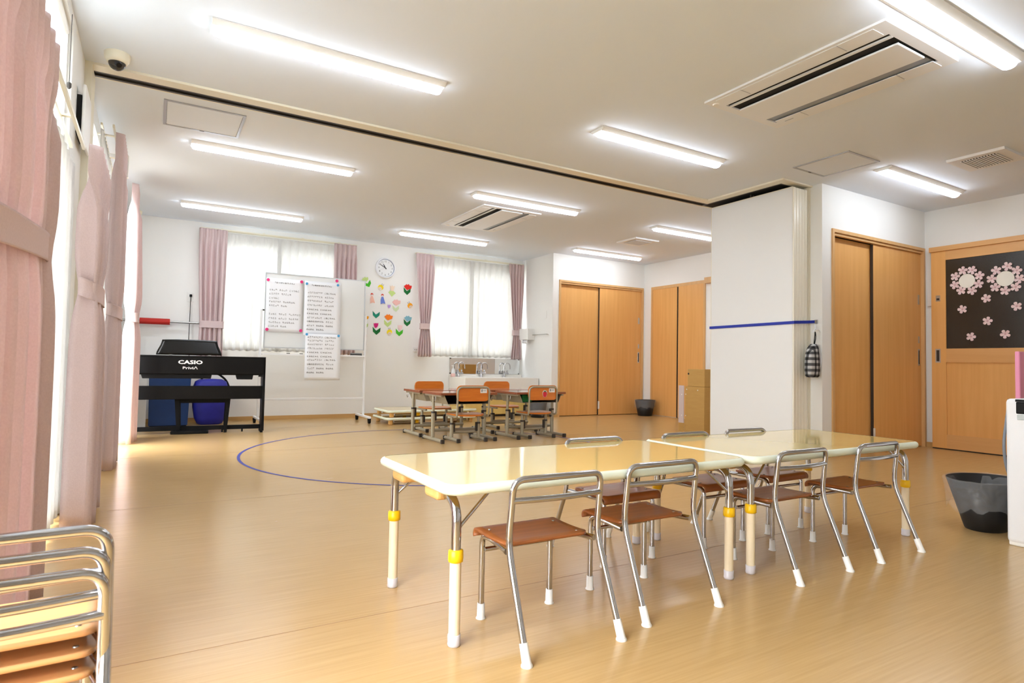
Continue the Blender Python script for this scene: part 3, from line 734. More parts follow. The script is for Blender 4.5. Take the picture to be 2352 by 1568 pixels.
# ------------------------------------------------------------------ small chrome chairs
def seat_mesh(w, y0, y1, z, rc=0.022, lip=True):
    """plywood seat: flat, with a lip curling down at the front and rounded back corners"""
    prof = [(y0+(y1-y0)*i/10, z+(0.003*sin(pi*i/10)*-1)) for i in range(11)]
    if lip: prof += [(y1+0.020*sin(a), z-0.020*(1-cos(a))) for a in [radians(q) for q in (15, 30, 45, 60, 75, 90, 105, 120)]]
    rows = []
    first = [(y0-0.0+rc*(1-cos(a)), w-rc*(1-sin(a))) for a in [radians(q) for q in (0, 20, 40, 60, 80, 90)]]
    for y, ww in first: rows.append([(ww*(2*j/12-1), y, z) for j in range(13)])
    for y, zz in prof:
        if y > y0+rc: rows.append([(w*(2*j/12-1), y, zz) for j in range(13)])
    return MB().grid(rows)
def kid_chair(name, label, group, loc, rz, sm='seat_brown', sh=0.270, top=0.462, bar=0.395, tr=0.0094, caps=True):
    t = thing(name, label, 'chair', loc, rz, group)
    s = obj('seat', seat_mesh(0.142, -0.088, 0.098, sh), sm, t); mod(s, 'SOLIDIFY', thickness=0.009, offset=-1)
    for x in (-0.115, 0.115):
        for y in (-0.062, 0.062): obj('screw', MB().lathe([(0.005, sh-0.001), (0.004, sh+0.0015)], (x, y, 0), 8), 'screw_metal', t)
    zr = sh-0.020
    for sx in (-1, 1):
        # front leg runs up, bends back under the seat and meets the rear post
        p = fillet([(sx*0.124, 0.090, 0.012), (sx*0.124, 0.090, zr), (sx*0.124, 0.02, zr), (sx*0.150, -0.103, zr+0.004)], [0, 0.032, 0.03, 0], 7)
        lg = obj('front_leg', MB().tube(p, tr*0.95, 12), 'chrome', t)
        obj('foot_cap', MB().lathe([(0.0, 0), (0.0150, 0), (0.0150, 0.003), (0.0122, 0.006), (0.0112, 0.045), (0.0, 0.045)], (sx*0.124, 0.090, 0), 16), 'white_rubber', lg)
    R = 0.036
    bp = [(-0.156, -0.218, 0.015), (-0.152, -0.112, sh+0.004), (-0.150, -0.132, top-0.009), (0.150, -0.132, top-0.009), (0.152, -0.112, sh+0.004), (0.156, -0.218, 0.015)]
    path = fillet(bp, [0, 0.05, R, R, 0.05, 0], 8)
    for i, q in enumerate(path):
        if q.z > top-0.03: path[i] = Vector((q.x, q.y-0.012*(1-(q.x/0.15)**2), q.z))
    bf = obj('back_frame', MB().tube(path, tr, 12), 'chrome', t)
    for sx in (-1, 1):
        a, b = Vector((sx*0.1562, -0.2225, 0.004)), Vector((sx*0.1555, -0.2035, 0.0505))
        obj('foot_cap', MB().tube([a, a+(b-a)*0.2, b], [0.0130, 0.0122, 0.0115], 16).lathe([(0.0155, 0.0), (0.0155, 0.003), (0.0128, 0.008)], (a.x, a.y, 0), 18), 'white_rubber', bf)
    cb = [(-0.150+0.3*i/12, -0.126-0.014*sin(pi*i/12), bar) for i in range(13)]
    obj('crossbar', MB().tube(cb, tr*0.95, 12), 'chrome', t)
    obj('stretcher', MB().tube([(-0.122, 0.078, sh-0.062), (0.122, 0.078, sh-0.062)], tr*0.75, 10), 'chrome', t)
    return t
CG = 'small chrome chairs round the yellow tables'
c0 = kid_chair('kid_chair', 'small chrome chair with brown plywood seat nearest the camera, at the left table', CG, (0.997, 1.538, 0), 0)
for x, y, rz, lb in ((1.437, 1.573, 0.0, 'second small chrome chair from the left, camera side, by the joint of the tables'),
                     (2.155, 1.562, 0.01, 'small chrome chair on the camera side of the right table, its left one'),
                     (2.683, 1.562, 0.0, 'rightmost small chrome chair, camera side, at the end by the sliding doors'),
                     (1.625, 1.908, pi, 'small chrome chair on the far side of the left table'),
                     (2.160, 1.898, pi, 'small chrome chair on the far side of the right table, its left one'),
                     (2.602, 1.912, pi, 'far side small chrome chair at the right table, before the white partition')):
    dup(c0, (x, y, 0), rz, lb)
SG = 'stacked small chrome chairs'
s0 = kid_chair('stacked_chair', 'lowest of the three stacked chrome chairs at the bottom left', SG, (-0.207, 1.232, 0), 0.035, 'seat_pale', 0.277, 0.452, 0.375, 0.0084)
dup(s0, (-0.207, 1.236, 0.031), 0.035, 'middle one of the three stacked chrome chairs at the bottom left')
dup(s0, (-0.205, 1.240, 0.062), 0.035, 'topmost of the three stacked chrome chairs at the bottom left')

# ------------------------------------------------------------------ school desks and chairs
def post_foot(t, x, y0, y1, yc, zc, ztop, inner, clamp_s):
    lg = obj('leg', MB().tube([(x, yc, 0.03), (x, yc, zc)], 0.0185, 14), 'beige_steel', t)
    obj('inner_post', MB().tube([(x, yc, zc-0.005), (x, yc, ztop)], inner, 14), 'beige_steel', lg)
    obj('clamp', MB().lathe([(0.0195, zc-0.012), (0.0205, zc-0.01), (0.0205, zc+0.004), (0.017, zc+0.006)], (x, yc, 0), 14).rbox(min(x, x+clamp_s*0.034), max(x, x+clamp_s*0.034), yc-0.012, yc+0.012, zc-0.085, zc+0.004, 0.003, 1), 'dark_plastic', lg)
    f = obj('foot', MB().tube([(x, y0, 0.022), (x, y1, 0.022)], 0.0165, 12), 'beige_steel', t)
    for y in (y0, y1):
        d = 0.012 if y == y1 else -0.012
        obj('end_cap', MB().rbox(x-0.019, x+0.019, min(y-d, y+d), max(y-d, y+d), 0.0, 0.040, 0.006, 2), 'dark_plastic', f)
def school_desk(label, loc, rz, group):
    t = thing('school_desk', label, 'desk', loc, rz, group); zt = 0.480
    top = rrect(-0.315, 0.315, -0.222, 0.222, 0.018, 4)
    obj('desktop', MB().prism(top, lambda x, y: (x, y, zt-0.003), lambda x, y: (x, y, zt)), 'school_top', t)
    obj('edge', MB().prism(rrect(-0.316, 0.316, -0.223, 0.223, 0.018, 4), lambda x, y: (x, y, zt-0.022), lambda x, y: (x, y, zt-0.003)), 'school_edge', t)
    # open shelf tray under the top, opening towards the pupil (-y)
    m = MB(); zb = zt-0.110
    pr = [(-0.262, zt-0.023), (-0.222, zb), (0.222, zb), (0.262, zt-0.023)]
    for a, b in ((0, 1), (1, 2), (2, 3)):
        (xa, za), (xb, zb2) = pr[a], pr[b]
        m.add([(xa, -0.205, za), (xb, -0.205, zb2), (xb, 0.205, zb2), (xa, 0.205, za)], [(0, 1, 2, 3)])
    m.add([(x, 0.205, z) for x, z in pr], [(0, 1, 2, 3)])
    tr = obj('shelf_tray', m, 'beige_steel', t); mod(tr, 'SOLIDIFY', thickness=0.003, offset=0)
    obj('tray_lining', MB().box(-0.222, 0.222, -0.195, 0.203, zb+0.003, zb+0.005).box(-0.225, 0.225, 0.200, 0.2035, zb+0.004, zt-0.026), 'dark_plastic', t)
    for sx in (-1, 1):
        obj('side_rail', MB().rbox(sx*0.283-0.012, sx*0.283+0.012, -0.20, 0.20, zt-0.042, zt-0.022, 0.003, 1), 'beige_steel', t)
        post_foot(t, sx*0.285, -0.235, 0.225, 0.0, 0.285, zt-0.022, 0.0145, -sx)
        hk = [(sx*0.300, -0.09, zt-0.04), (sx*0.305, -0.09, zt-0.075)] + [(sx*(0.305+0.014*sin(a)), -0.09, zt-0.075-0.012*sin(a)-0.0+0.0*a) for a in (0.8, 1.6)] + [(sx*0.323, -0.09, zt-0.06)]
        obj('bag_hook', MB().tube(fillet(hk, 0.006, 3), 0.003, 6), 'chrome', t)
    obj('crossbar', MB().tube([(-0.285, 0.04, 0.10), (0.285, 0.04, 0.10)], 0.0155, 12), 'beige_steel', t)
    return t
def school_chair(label, loc, rz, group, extra=None):
    t = thing('school_chair', label, 'chair', loc, rz, group); sh = 0.270
    pts = []
    for a in range(36):
        q = 2*pi*a/36; cx_, sy_ = cos(q), sin(q)
        pts.append((0.172*math.copysign(abs(cx_)**0.55, cx_), 0.155*math.copysign(abs(sy_)**0.62, sy_)))
    obj('seat', MB().prism(pts, lambda x, y: (x*0.985, y*0.985+0.02, sh-0.012-0.010*(1-(x/0.172)**2)), lambda x, y: (x, y+0.02, sh-0.008*(1-(x/0.172)**2))), 'school_wood', t)
    R = 0.055; yb = -0.165
    fr = [(-0.148, 0.13, sh-0.020), (-0.172, yb+0.01, sh-0.024), (-0.172, yb, 0.535), (0.172, yb, 0.535), (0.172, yb+0.01, sh-0.024), (0.148, 0.13, sh-0.020)]
    obj('back_frame', MB().tube(fillet(fr, [0, 0.035, R, R, 0.035, 0], 8), 0.0095, 12), 'beige_steel', t)
    bk = rrect(-0.178, 0.178, 0.398, 0.552, 0.045, 6)
    bw = lambda d: (lambda x, z: (x, yb+d+0.012*(1-(x/0.178)**2)*0.0+0.0, z))
    b = obj('backrest', MB().prism(bk, bw(0.009), bw(0.021)), 'school_wood', t)
    n = obj('name_sticker', MB().box(0.075, 0.148, yb+0.0075, yb+0.009, 0.478, 0.522), 'white_print', b)
    obj('name_mark', MB().box(0.088, 0.096, yb+0.0067, yb+0.0075, 0.489, 0.512).box(0.108, 0.118, yb+0.0067, yb+0.0075, 0.498, 0.503).box(0.124, 0.134, yb+0.0067, yb+0.0075, 0.498, 0.503), 'ink', b)
    if extra:
        bx_, bz = 0.022, 0.466
        o2 = [(0.026*sin(a)*(1.0 if cos(a) > 0 else 0.92), 0.028*cos(a)-(0.006 if cos(a) < -0.5 else 0)) for a in [2*pi*i/20 for i in range(20)]]
        obj('sticker_border', MB().prism(o2, lambda x, z: (bx_+x*1.18, yb+0.0076, bz+z*1.18+0.002), lambda x, z: (bx_+x*1.18, yb+0.009, bz+z*1.18+0.002)), 'white_print', b)
        obj('berry', MB().prism(o2, lambda x, z: (bx_+x, yb+0.0066, bz+z-0.003), lambda x, z: (bx_+x, yb+0.0078, bz+z-0.003)), 'strawberry', b)
        lf = [(0, 0.0), (0.016, 0.006), (0.006, 0.010), (0.008, 0.02), (0, 0.012), (-0.008, 0.02), (-0.006, 0.010), (-0.016, 0.006)]
        obj('berry_leaf', MB().prism(lf, lambda x, z: (bx_+x, yb+0.0058, bz+z+0.014), lambda x, z: (bx_+x, yb+0.0068, bz+z+0.014)), 'leaf_dark', b)
    for sx in (-1, 1):
        post_foot(t, sx*0.148, -0.150, 0.165, 0.01, 0.175, sh-0.028, 0.0145, -sx)
        obj('seat_rail', MB().rbox(sx*0.148-0.012, sx*0.148+0.012, -0.11, 0.13, sh-0.034, sh-0.020, 0.003, 1), 'beige_steel', t)
    obj('crossbar', MB().tube([(-0.148, 0.03, 0.085), (0.148, 0.03, 0.085)], 0.0145, 12), 'beige_steel', t)
    return t
DG, HG = 'block of four school desks', 'school chairs at the desks'
dk = school_desk('school desk at the front left of the block of four', (2.662, 5.505, 0), 0, DG)
dup(dk, (3.505, 5.505, 0), 0, 'school desk at the front right of the block, green book in its shelf')
dup(dk, (2.668, 6.055, 0), pi, 'school desk at the back left of the block, towards the stacked tables')
dup(dk, (3.505, 6.045, 0), pi, 'school desk at the back right of the block, towards the sink')
sc = school_chair('school chair at the front left desk, its back to the camera, white name sticker only', (2.690, 5.415, 0), 0, HG)
school_chair('school chair at the front right desk with a strawberry sticker on its back', (3.510, 5.425, 0), 0, HG, True)
dup(sc, (2.755, 6.36, 0), pi, 'school chair behind the back left desk, facing the camera')
dup(sc, (3.650, 6.36, 0), pi, 'school chair behind the back right desk, facing the camera')
tag(obj('book', MB().rbox(-0.10, 0.02, -0.10, 0.08, 0.0, 0.075, 0.002, 1), 'green_book', None, (3.40, 5.44, 0.3755)), 'green book lying in the shelf of the front right desk', 'book')

# ------------------------------------------------------------------ blue tape ring on the floor
m = MB(); rows = []
for rr in (1.590, 1.612):
    rows.append([(2.182+rr*cos(2*pi*i/120), 4.964+rr*sin(2*pi*i/120), 0.0012) for i in range(121)])
tag(obj('floor_tape_ring', m.grid(rows, False), 'tape_blue'), 'large blue tape circle stuck on the floor around the desks', 'tape')

# ------------------------------------------------------------------ parked folding partition
t = thing('folding_partition', 'white folding partition parked against the closet wall, wide face to the room', 'partition', (4.84, 3.765, 0))
for i in range(5):
    x = i*0.0405
    p = obj('panel', MB().box(x, x+0.036, -0.448, 0.455, 0.012, 2.388), 'panel_face', t)
    obj('edge_profile', MB().rbox(x-0.0004, x+0.0375, -0.462, -0.448, 0.010, 2.39, 0.006, 2), 'cream_edge', p)
    if i == 0:
        obj('edge_profile', MB().rbox(x-0.001, x+0.036, 0.455, 0.463, 0.010, 2.39, 0.003, 1), 'cream_metal', p)
        obj('top_strip', MB().box(x-0.001, x+0.036, -0.45, 0.456, 2.3885, 2.3955), 'cream_metal', p)
    obj('hanger', MB().cyl((x+0.018, 0.0, 2.388), (x+0.018, 0.0, H-0.004), 0.008, 8), 'dark_track', p)
st = [(4.8365, 4.236, 1.172), (4.8365, 4.20, 1.172), (4.8355, 3.32, 1.180), (4.837, 3.297, 1.181), (5.00, 3.270, 1.19), (5.062, 3.252, 1.195)]
m = MB(); rows = []
for dz in (-0.013, 0.013): rows.append([(x, y, z+dz) for x, y, z in st])
o = obj('blue_strap', m.grid(rows, False), 'strap_blue'); mod(o, 'SOLIDIFY', thickness=0.003, offset=-1); tag(o, 'blue strap drawn round the white partition panel to the wall hook', 'strap')
t = thing('wall_hook', 'small steel hook holding the blue strap beside the closet', 'hook', (5.08, 3.245, 1.195))
obj('plate', MB().rbox(-0.006, 0, -0.016, 0.016, -0.018, 0.018, 0.002, 1), 'steel', t)
obj('hook_ring', MB().tube([(-0.006-0.012*sin(a), 0, 0.012*cos(a)) for a in [pi*i/8 for i in range(9)]], 0.0035, 8), 'steel', t)
t = thing('tissue_bag', 'black and white checked fabric tissue cover hanging from the wall hook', 'tissue cover', (5.005, 3.215, 0.0))
rows = []
for z, wx, wy, off in ((0.700, 0.052, 0.028, 0.0), (0.712, 0.066, 0.038, 0.0), (0.76, 0.070, 0.042, 0.0), (0.84, 0.068, 0.042, 0.0), (0.91, 0.060, 0.040, 0.0), (0.955, 0.046, 0.036, 0.008), (0.985, 0.034, 0.026, 0.018), (0.992, 0.030, 0.020, 0.02)):
    rows.append([(off+wx*math.copysign(abs(cos(a))**0.5, cos(a))-0.03, wy*math.copysign(abs(sin(a))**0.5, sin(a)), z) for a in [2*pi*i/28 for i in range(29)]])
mb = MB().grid(rows); mb.add(rows[0][:-1], [tuple(range(28))]); mb.add(rows[-1][:-1], [tuple(range(28))])
obj('cover', mb, 'gingham', t)
obj('loop', MB().tube(fillet([(-0.01, 0.0, 0.985), (0.012, 0.004, 1.06), (0.022, 0.008, 1.115), (0.03, 0.004, 1.06), (0.0, 0.0, 0.985)], 0.03, 4), 0.004, 6), 'black_matt', t)
m = MB()
for s in (-1, 1): m.tube(fillet([(0.024, 0.004, 1.12), (0.024+s*0.03, -0.005, 1.125), (0.024+s*0.058, -0.008, 1.095)], 0.02, 4), 0.0045, 6)
m.tube([(0.024, 0.006, 1.11), (0.04, 0.02, 1.175)], 0.005, 6)
obj('bow', m, 'paper_white', t)
m = MB(); m.grid([[(0.030, -0.030+0.02*j, 0.93-0.015*j), (0.052, -0.034+0.022*j, 0.90), (0.062, -0.03+0.018*j, 0.84), (0.046, -0.032+0.02*j, 0.79)] for j in range(3)])
ts = obj('tissue', m, 'paper_white', t); mod(ts, 'SOLIDIFY', thickness=0.002)

# ------------------------------------------------------------------ cardboard boxes
def carton(label, x0, x1, y0, y1, z0, z1, dots=()):
    t = thing('cardboard_box', label, 'box', (x0, y0, z0)); a, b, c = x1-x0, y1-y0, z1-z0
    obj('body', MB().rbox(0, a, 0, b, 0, c, 0.003, 1), 'cardboard', t)
    obj('tape', MB().box(a/2-0.025, a/2+0.025, 0.002, b-0.002, c, c+0.0008), 'cardboard_tape', t)
    for y, z in dots: obj('dot_sticker', MB().lathe([(0.007, -0.0012), (0.007, 0.0)], (0.0, y, z), 10, 'x'), 'dot_white', t)
    return t
carton('tall brown cardboard box standing half hidden by the partition', 5.513, 5.84, 4.90, 5.20, 0, 0.540, ((0.27, 0.505), (0.10, 0.50), (0.285, 0.445), (0.285, 0.19)))
t = carton('brown cardboard box on top of the taller one', 5.52, 5.84, 4.905, 5.165, 0.542, 0.748)
obj('finger_hole', MB().lathe([(0.012, -0.0012), (0.012, 0.0)], (0.0, 0.285-0.04, 0.150), 10, 'x'), 'black_hole', t)
t = thing('sheet_panel', 'pale mauve cardboard strip leaning on the left side of the boxes', 'panel', (5.503, 5.205, 0))
obj('sheet', MB().box(0, 0.006, 0.0, 0.085, 0.10, 0.548), 'mauve_sheet', t)
obj('lower_flap', MB().box(0.001, 0.006, 0.0, 0.085, 0.0, 0.098), 'cardboard', t)
for z in (0.44, 0.19): obj('dot_sticker', MB().lathe([(0.007, -0.0012), (0.007, 0.0)], (0.0, 0.035, z), 10, 'x'), 'dot_white', t)
# ------------------------------------------------------------------ digital piano seen from behind
PY = 6.86
t = thing('digital_piano', 'black digital piano on its stand, back turned to the camera', 'piano', (0.36, PY, 0), radians(-4))
pw = 0.66
obj('back_panel', MB().rbox(-pw, pw, 0.0, 0.025, 0.610, 0.775, 0.004, 2), 'black_gloss', t)
obj('top_board', MB().rbox(-pw, pw, -0.004, 0.29, 0.775, 0.792, 0.004, 2), 'black_gloss', t)
obj('key_bed', MB().rbox(-pw+0.02, pw-0.02, 0.025, 0.30, 0.600, 0.64, 0.004, 1), 'black_matt', t)
for sx in (-1, 1):
    sp = obj('side_panel', MB().rbox(sx*pw-(0.025 if sx > 0 else 0), sx*pw+(0 if sx > 0 else 0.025), 0.0, 0.27, 0.02, 0.775, 0.003, 1), 'black_gloss', t)
    obj('foot_pad', MB().box(sx*(pw-0.02)-0.012, sx*(pw-0.02)+0.012, 0.02, 0.26, 0, 0.02), 'black_matt', sp)
    obj('bracket', MB().box(sx*(pw-0.045)-0.02, sx*(pw-0.045)+0.02, 0.01, 0.06, 0.585, 0.612), 'black_matt', sp)
obj('speaker_box', MB().prism([(-0.47, 0.612), (0.155, 0.612), (0.145, 0.562), (-0.455, 0.562)], lambda x, z: (x, 0.02, z), lambda x, z: (x, 0.22, z)), 'black_matt', t)
obj('battery_box', MB().prism([(0.375, 0.612), (0.545, 0.612), (0.535, 0.556), (0.390, 0.556)], lambda x, z: (x, 0.02, z), lambda x, z: (x, 0.18, z)), 'black_matt', t)
obj('cross_board', MB().rbox(-pw+0.025, pw-0.025, 0.04, 0.058, 0.352, 0.488, 0.003, 1), 'black_gloss', t)
obj('bottom_bar', MB().rbox(-pw+0.025, pw-0.025, 0.16, 0.19, 0.028, 0.072, 0.003, 1), 'black_matt', t)
obj('pedal_base', MB().rbox(-0.20, 0.14, 0.06, 0.26, 0.002, 0.03, 0.004, 1), 'black_matt', t)
for x in (-0.05, 0.0, 0.05): obj('pedal', MB().rbox(x-0.01, x+0.01, 0.24, 0.33, 0.022, 0.034, 0.004, 2), 'chrome', t)
for x in (0.27, 0.46): obj('bar_foot', MB().box(x-0.008, x+0.008, 0.165, 0.185, 0, 0.028), 'black_matt', t)
# music rest: a slightly curved board leaning towards the player
rs = []
for k in range(7):
    v = k/6; hw = 0.292-0.042*sstep(0, 0.9, v); z = 0.797+0.148*v
    if k == 6: hw -= 0.004
    rs.append([(-0.055+hw*(2*j/16-1), 0.03+0.05*v, z+0.007*(1-(2*j/16-1)**2)*v) for j in range(17)])
mr = obj('music_rest', MB().grid(rs), 'piano_stand_board', t); mod(mr, 'SOLIDIFY', thickness=0.010, offset=1)
for x in (-0.22, 0.125): obj('rest_hinge', MB().rbox(x-0.015, x+0.015, 0.012, 0.03, 0.790, 0.800, 0.002, 1), 'steel', mr)
def lettering(par, name, body, xc, zc, width, y, mt, bold=0.0, height=None):
    mb = MB(); src = text(body, width, height)
    offs = [(0, 0)] + ([(bold, 0), (-bold, 0), (0, bold*0.6), (0, -bold*0.6)] if bold else [])
    for i, (dx, dz) in enumerate(offs): mb.merge(src, lambda p, i=i, dx=dx, dz=dz: (xc+p.x+dx, y-0.00012*i, zc+p.y+dz))
    return obj(name, mb, mt, par)
lettering(t, 'lettering', 'CASIO', -0.043, 0.727, 0.212, -0.0006, 'white_print', 0.0030, 0.036)
lettering(t, 'lettering', 'Privi\u039b', -0.043, 0.670, 0.132, -0.0006, 'white_print', 0.0010, 0.026)
t = thing('piano_bench', 'black wooden piano bench pushed under the piano', 'bench', (0.46, 7.12, 0), radians(-4))
obj('seat', MB().rbox(-0.26, 0.26, -0.16, 0.16, 0.36, 0.40, 0.008, 2), 'black_matt', t)
for sx in (-1, 1):
    for sy in (-1, 1):
        x, y = sx*0.235, sy*0.135
        obj('leg', MB().add([(x+a*k-sx*0.02*(k < 0.02), y+b*k, z) for z, k in ((0, 0.014), (0.36, 0.022)) for a, b in ((-1, -1), (1, -1), (1, 1), (-1, 1))], [(3, 2, 1, 0), (4, 5, 6, 7), (0, 1, 5, 4), (1, 2, 6, 5), (2, 3, 7, 6), (3, 0, 4, 7)]), 'black_matt', t)
obj('apron', MB().box(-0.235, 0.235, -0.14, -0.125, 0.31, 0.36).box(-0.235, 0.235, 0.125, 0.14, 0.31, 0.36), 'black_matt', t)

t = thing('storage_bin', 'dark blue storage box on the floor behind the piano, left', 'box', (0.16, 7.88, 0))
obj('body', MB().prism([(-0.19, 0.012), (0.19, 0.012), (0.215, 0.60), (-0.20, 0.60)], lambda x, z: (x, -0.11, z), lambda x, z: (x, 0.16, z)), 'blue_box', t)
obj('lid', MB().rbox(-0.21, 0.225, -0.12, 0.17, 0.60, 0.625, 0.006, 2), 'blue_box', t)
obj('base', MB().box(-0.18, 0.18, -0.10, 0.15, 0, 0.012), 'black_matt', t)
t = thing('equipment_bag', 'bright blue fabric bag with black handles on the floor behind the piano', 'bag', (0.585, 7.92, 0))
rows = []
for z, wx, wy in ((0.0, 0.10, 0.07), (0.012, 0.135, 0.095), (0.08, 0.165, 0.11), (0.2, 0.185, 0.12), (0.32, 0.19, 0.12), (0.44, 0.185, 0.115), (0.50, 0.165, 0.10), (0.525, 0.12, 0.06), (0.53, 0.03, 0.02)):
    rows.append([(wx*math.copysign(abs(cos(a))**0.6, cos(a)), wy*math.copysign(abs(sin(a))**0.6, sin(a)), z) for a in [2*pi*i/32 for i in range(33)]])
mb = MB().grid(rows); mb.add(rows[0][:-1], [tuple(range(32))]); mb.add(rows[-1][:-1], [tuple(range(32))])
obj('body', mb, 'blue_bag', t)
obj('handle', MB().tube(fillet([(-0.11, -0.03, 0.50), (-0.07, -0.04, 0.60), (0.06, -0.04, 0.60), (0.16, -0.03, 0.52), (0.20, -0.03, 0.42)], 0.05, 5), 0.012, 8), 'black_matt', t)
obj('side_strap', MB().box(0.183, 0.192, -0.03, 0.0, 0.10, 0.46), 'black_matt', t)
t = thing('white_panel', 'white board standing on the floor between the last curtain and the blue box', 'panel', (-0.13, 7.72, 0), radians(-6))
obj('board', MB().rbox(-0.115, 0.075, -0.015, 0.015, 0.012, 0.62, 0.004, 1), 'white_board_panel', t)
obj('foot', MB().box(-0.11, 0.07, -0.05, 0.05, 0, 0.012), 'white_plastic', t)

# grab bar with red sleeve
t = thing('grab_bar', 'steel wall bar with a red foam sleeve beside the left back window', 'bar', (0.0, 8.17, 1.193))
obj('bar', MB().tube(fillet([(XL+0.002, 0, 0), (0.555, 0, -0.004), (0.575, 0.078, -0.004)], 0.02, 5), 0.0125, 12), 'steel', t)
obj('foam_sleeve', MB().lathe([(0.013, -0.153), (0.034, -0.153), (0.036, -0.149), (0.036, 0.149), (0.034, 0.153), (0.013, 0.153)], (-0.006, 0, -0.003), 24, 'x'), 'red_foam', t)
for x in (-0.25, 0.40): obj('wall_bracket', MB().tube([(x, 0.012, -0.01), (x, 0.078, -0.01)], 0.007, 8), 'steel', t)

# ------------------------------------------------------------------ whiteboard
WY = 7.60
t = thing('whiteboard', 'white mobile whiteboard on castors with song sheets on it', 'whiteboard', (1.70, WY, 0))
bx0, bx1, bz0, bz1 = -0.60, 0.60, 0.907, 1.80
obj('board', MB().box(bx0+0.008, bx1-0.008, -0.012, 0.012, bz0+0.008, bz1-0.008), 'board_white', t)
m = MB()
for q in ((bx0, bx1, bz0, bz0+0.012), (bx0, bx1, bz1-0.012, bz1), (bx0, bx0+0.012, bz0+0.012, bz1-0.012), (bx1-0.012, bx1, bz0+0.012, bz1-0.012)): m.box(q[0], q[1], -0.015, 0.015, q[2], q[3])
obj('frame', m, 'board_edge', t)
for x in (-0.633, 0.615):
    obj('post', MB().rbox(x-0.013, x+0.013, -0.013, 0.013, 0.085, 1.36, 0.003, 1), 'pole_white', t)
    obj('pivot', MB().cyl((x, 0, 1.353), (x+(0.035 if x < 0 else -0.03), 0, 1.353), 0.010, 10), 'dark_plastic', t)
    f = obj('foot', MB().rbox(x-0.016, x+0.016, -0.29, 0.29, 0.062, 0.088, 0.004, 1), 'pole_white', t)
    for y in (-0.265, 0.265):
        obj('castor', MB().lathe([(0.006, -0.016), (0.026, -0.014), (0.029, -0.006), (0.029, 0.006), (0.026, 0.014), (0.006, 0.016)], (x, y, 0.0295), 18, 'x').box(x-0.019, x+0.019, y-0.012, y+0.012, 0.035, 0.063), 'black_matt', f)
obj('lower_bar', MB().rbox(-0.62, 0.602, -0.012, 0.012, 0.285, 0.312, 0.003, 1), 'pole_white', t)
obj('tray', MB().box(-0.62, 0.602, -0.07, 0.0, 0.826, 0.834).box(-0.62, 0.602, -0.074, -0.07, 0.826, 0.842), 'pole_white', t)
t = thing('eraser', 'black and grey whiteboard eraser at the right end of the tray', 'eraser', (2.195, WY-0.037, 0.834))
obj('felt', MB().rbox(-0.07, 0.07, -0.025, 0.025, 0, 0.018, 0.003, 1), 'black_matt', t)
obj('grip', MB().rbox(-0.068, 0.068, -0.022, 0.022, 0.018, 0.036, 0.004, 2), 'eraser_grey', t)
for x, lb in ((1.335, 'left one of two markers lying on the whiteboard tray'), (1.485, 'right one of two markers lying on the whiteboard tray')):
    t = thing('marker', lb, 'pen', (x, WY-0.04, 0.842), 0, 'markers on the tray')
    obj('barrel', MB().cyl((-0.055, 0, 0), (0.02, 0, 0), 0.0075, 10), 'white_plastic', t)
    obj('cap', MB().cyl((0.02, 0, 0), (0.06, 0, 0), 0.0082, 10), 'black_matt', t)

KC = [[(0.05, 0.78), (0.95, 0.84)], [(0.45, 1.0), (0.4, 0.1)], [(0.2, 0.35), (0.5, 0.55), (0.85, 0.42), (0.8, 0.1), (0.5, 0.02)], [(0.15, 0.5), (0.12, 0.12), (0.35, 0.05)], [(0.78, 0.72), (0.86, 0.2)], [(0.15, 0.15), (0.55, 0.02), (0.9, 0.16)], [(0.2, 0.95), (0.75, 0.9), (0.3, 0.5)]]
def scribble(mb, x, z, s, rnd):
    """one brush-pen squiggle about as large and dark as a kana at this distance"""
    for st_ in rnd.sample(KC, 3):
        p = [(x+s*(q[0]-0.5)*0.86, z+s*(q[1]-0.5)*0.86) for q in st_]
        for (xa, za), (xb, zb) in zip(p, p[1:]):
            d = Vector((xb-xa, zb-za)); nrm = Vector((-d.y, d.x)).normalized()*s*0.05
            mb.add([(xa+nrm.x, 0, za+nrm.y), (xb+nrm.x, 0, zb+nrm.y), (xb-nrm.x, 0, zb-nrm.y), (xa-nrm.x, 0, za-nrm.y)], [(0, 1, 2, 3)])
def sheet(name, label, x0, x1, z0, z1, y, lines, slope, curl=0.0, seed=1):
    """paper with lines of hand lettering; lines: (x, z, pitch, tokens)"""
    t = thing(name, label, 'paper', ((x0+x1)/2, y, z1), 0, 'song sheets'); a = (x1-x0)/2; hgt = z1-z0
    def yy(u, v): return -0.002-curl*(0.35+0.65*abs(u))*sin(pi*min(1, v*1.05))-curl*0.9*max(0, v-0.55)*(1 if curl > 0 else 0)
    rows = [[(a*(2*j/8-1), yy(2*j/8-1, i/14), -hgt*i/14+slope*a*(2*j/8-1)) for j in range(9)] for i in range(15)]
    p = obj('page', MB().grid(rows), 'paper_white', t); mod(p, 'SOLIDIFY', thickness=0.0006, offset=1)
    rnd = random.Random(seed); mb = MB(); xc = (x0+x1)/2
    for lx, lz, pitch, toks in lines:
        x = lx-xc
        for tk in toks:
            if isinstance(tk, str):
                src = text(tk, pitch*len(tk)*0.97, pitch*(0.9 if len(tk) > 2 else 0.85)); cx_ = x+pitch*len(tk)/2
                [mb.merge(src, lambda q: (cx_+q.x+e_, -0.00005*abs(e_)*1e3, lz-z1+q.y)) for e_ in (0, 0.0009, -0.0009)]; x += pitch*len(tk)
            elif tk < 0: x += pitch*(-tk)
            else:
                for _ in range(tk): scribble(mb, x+pitch/2, lz-z1, pitch, rnd); x += pitch
    mb.v = [(q[0], yy(max(-1, min(1, q[0]/a)), -q[2]/hgt)-0.0012, q[2]+slope*q[0]) for q in mb.v]
    obj('lettering', mb, 'ink', t); return t
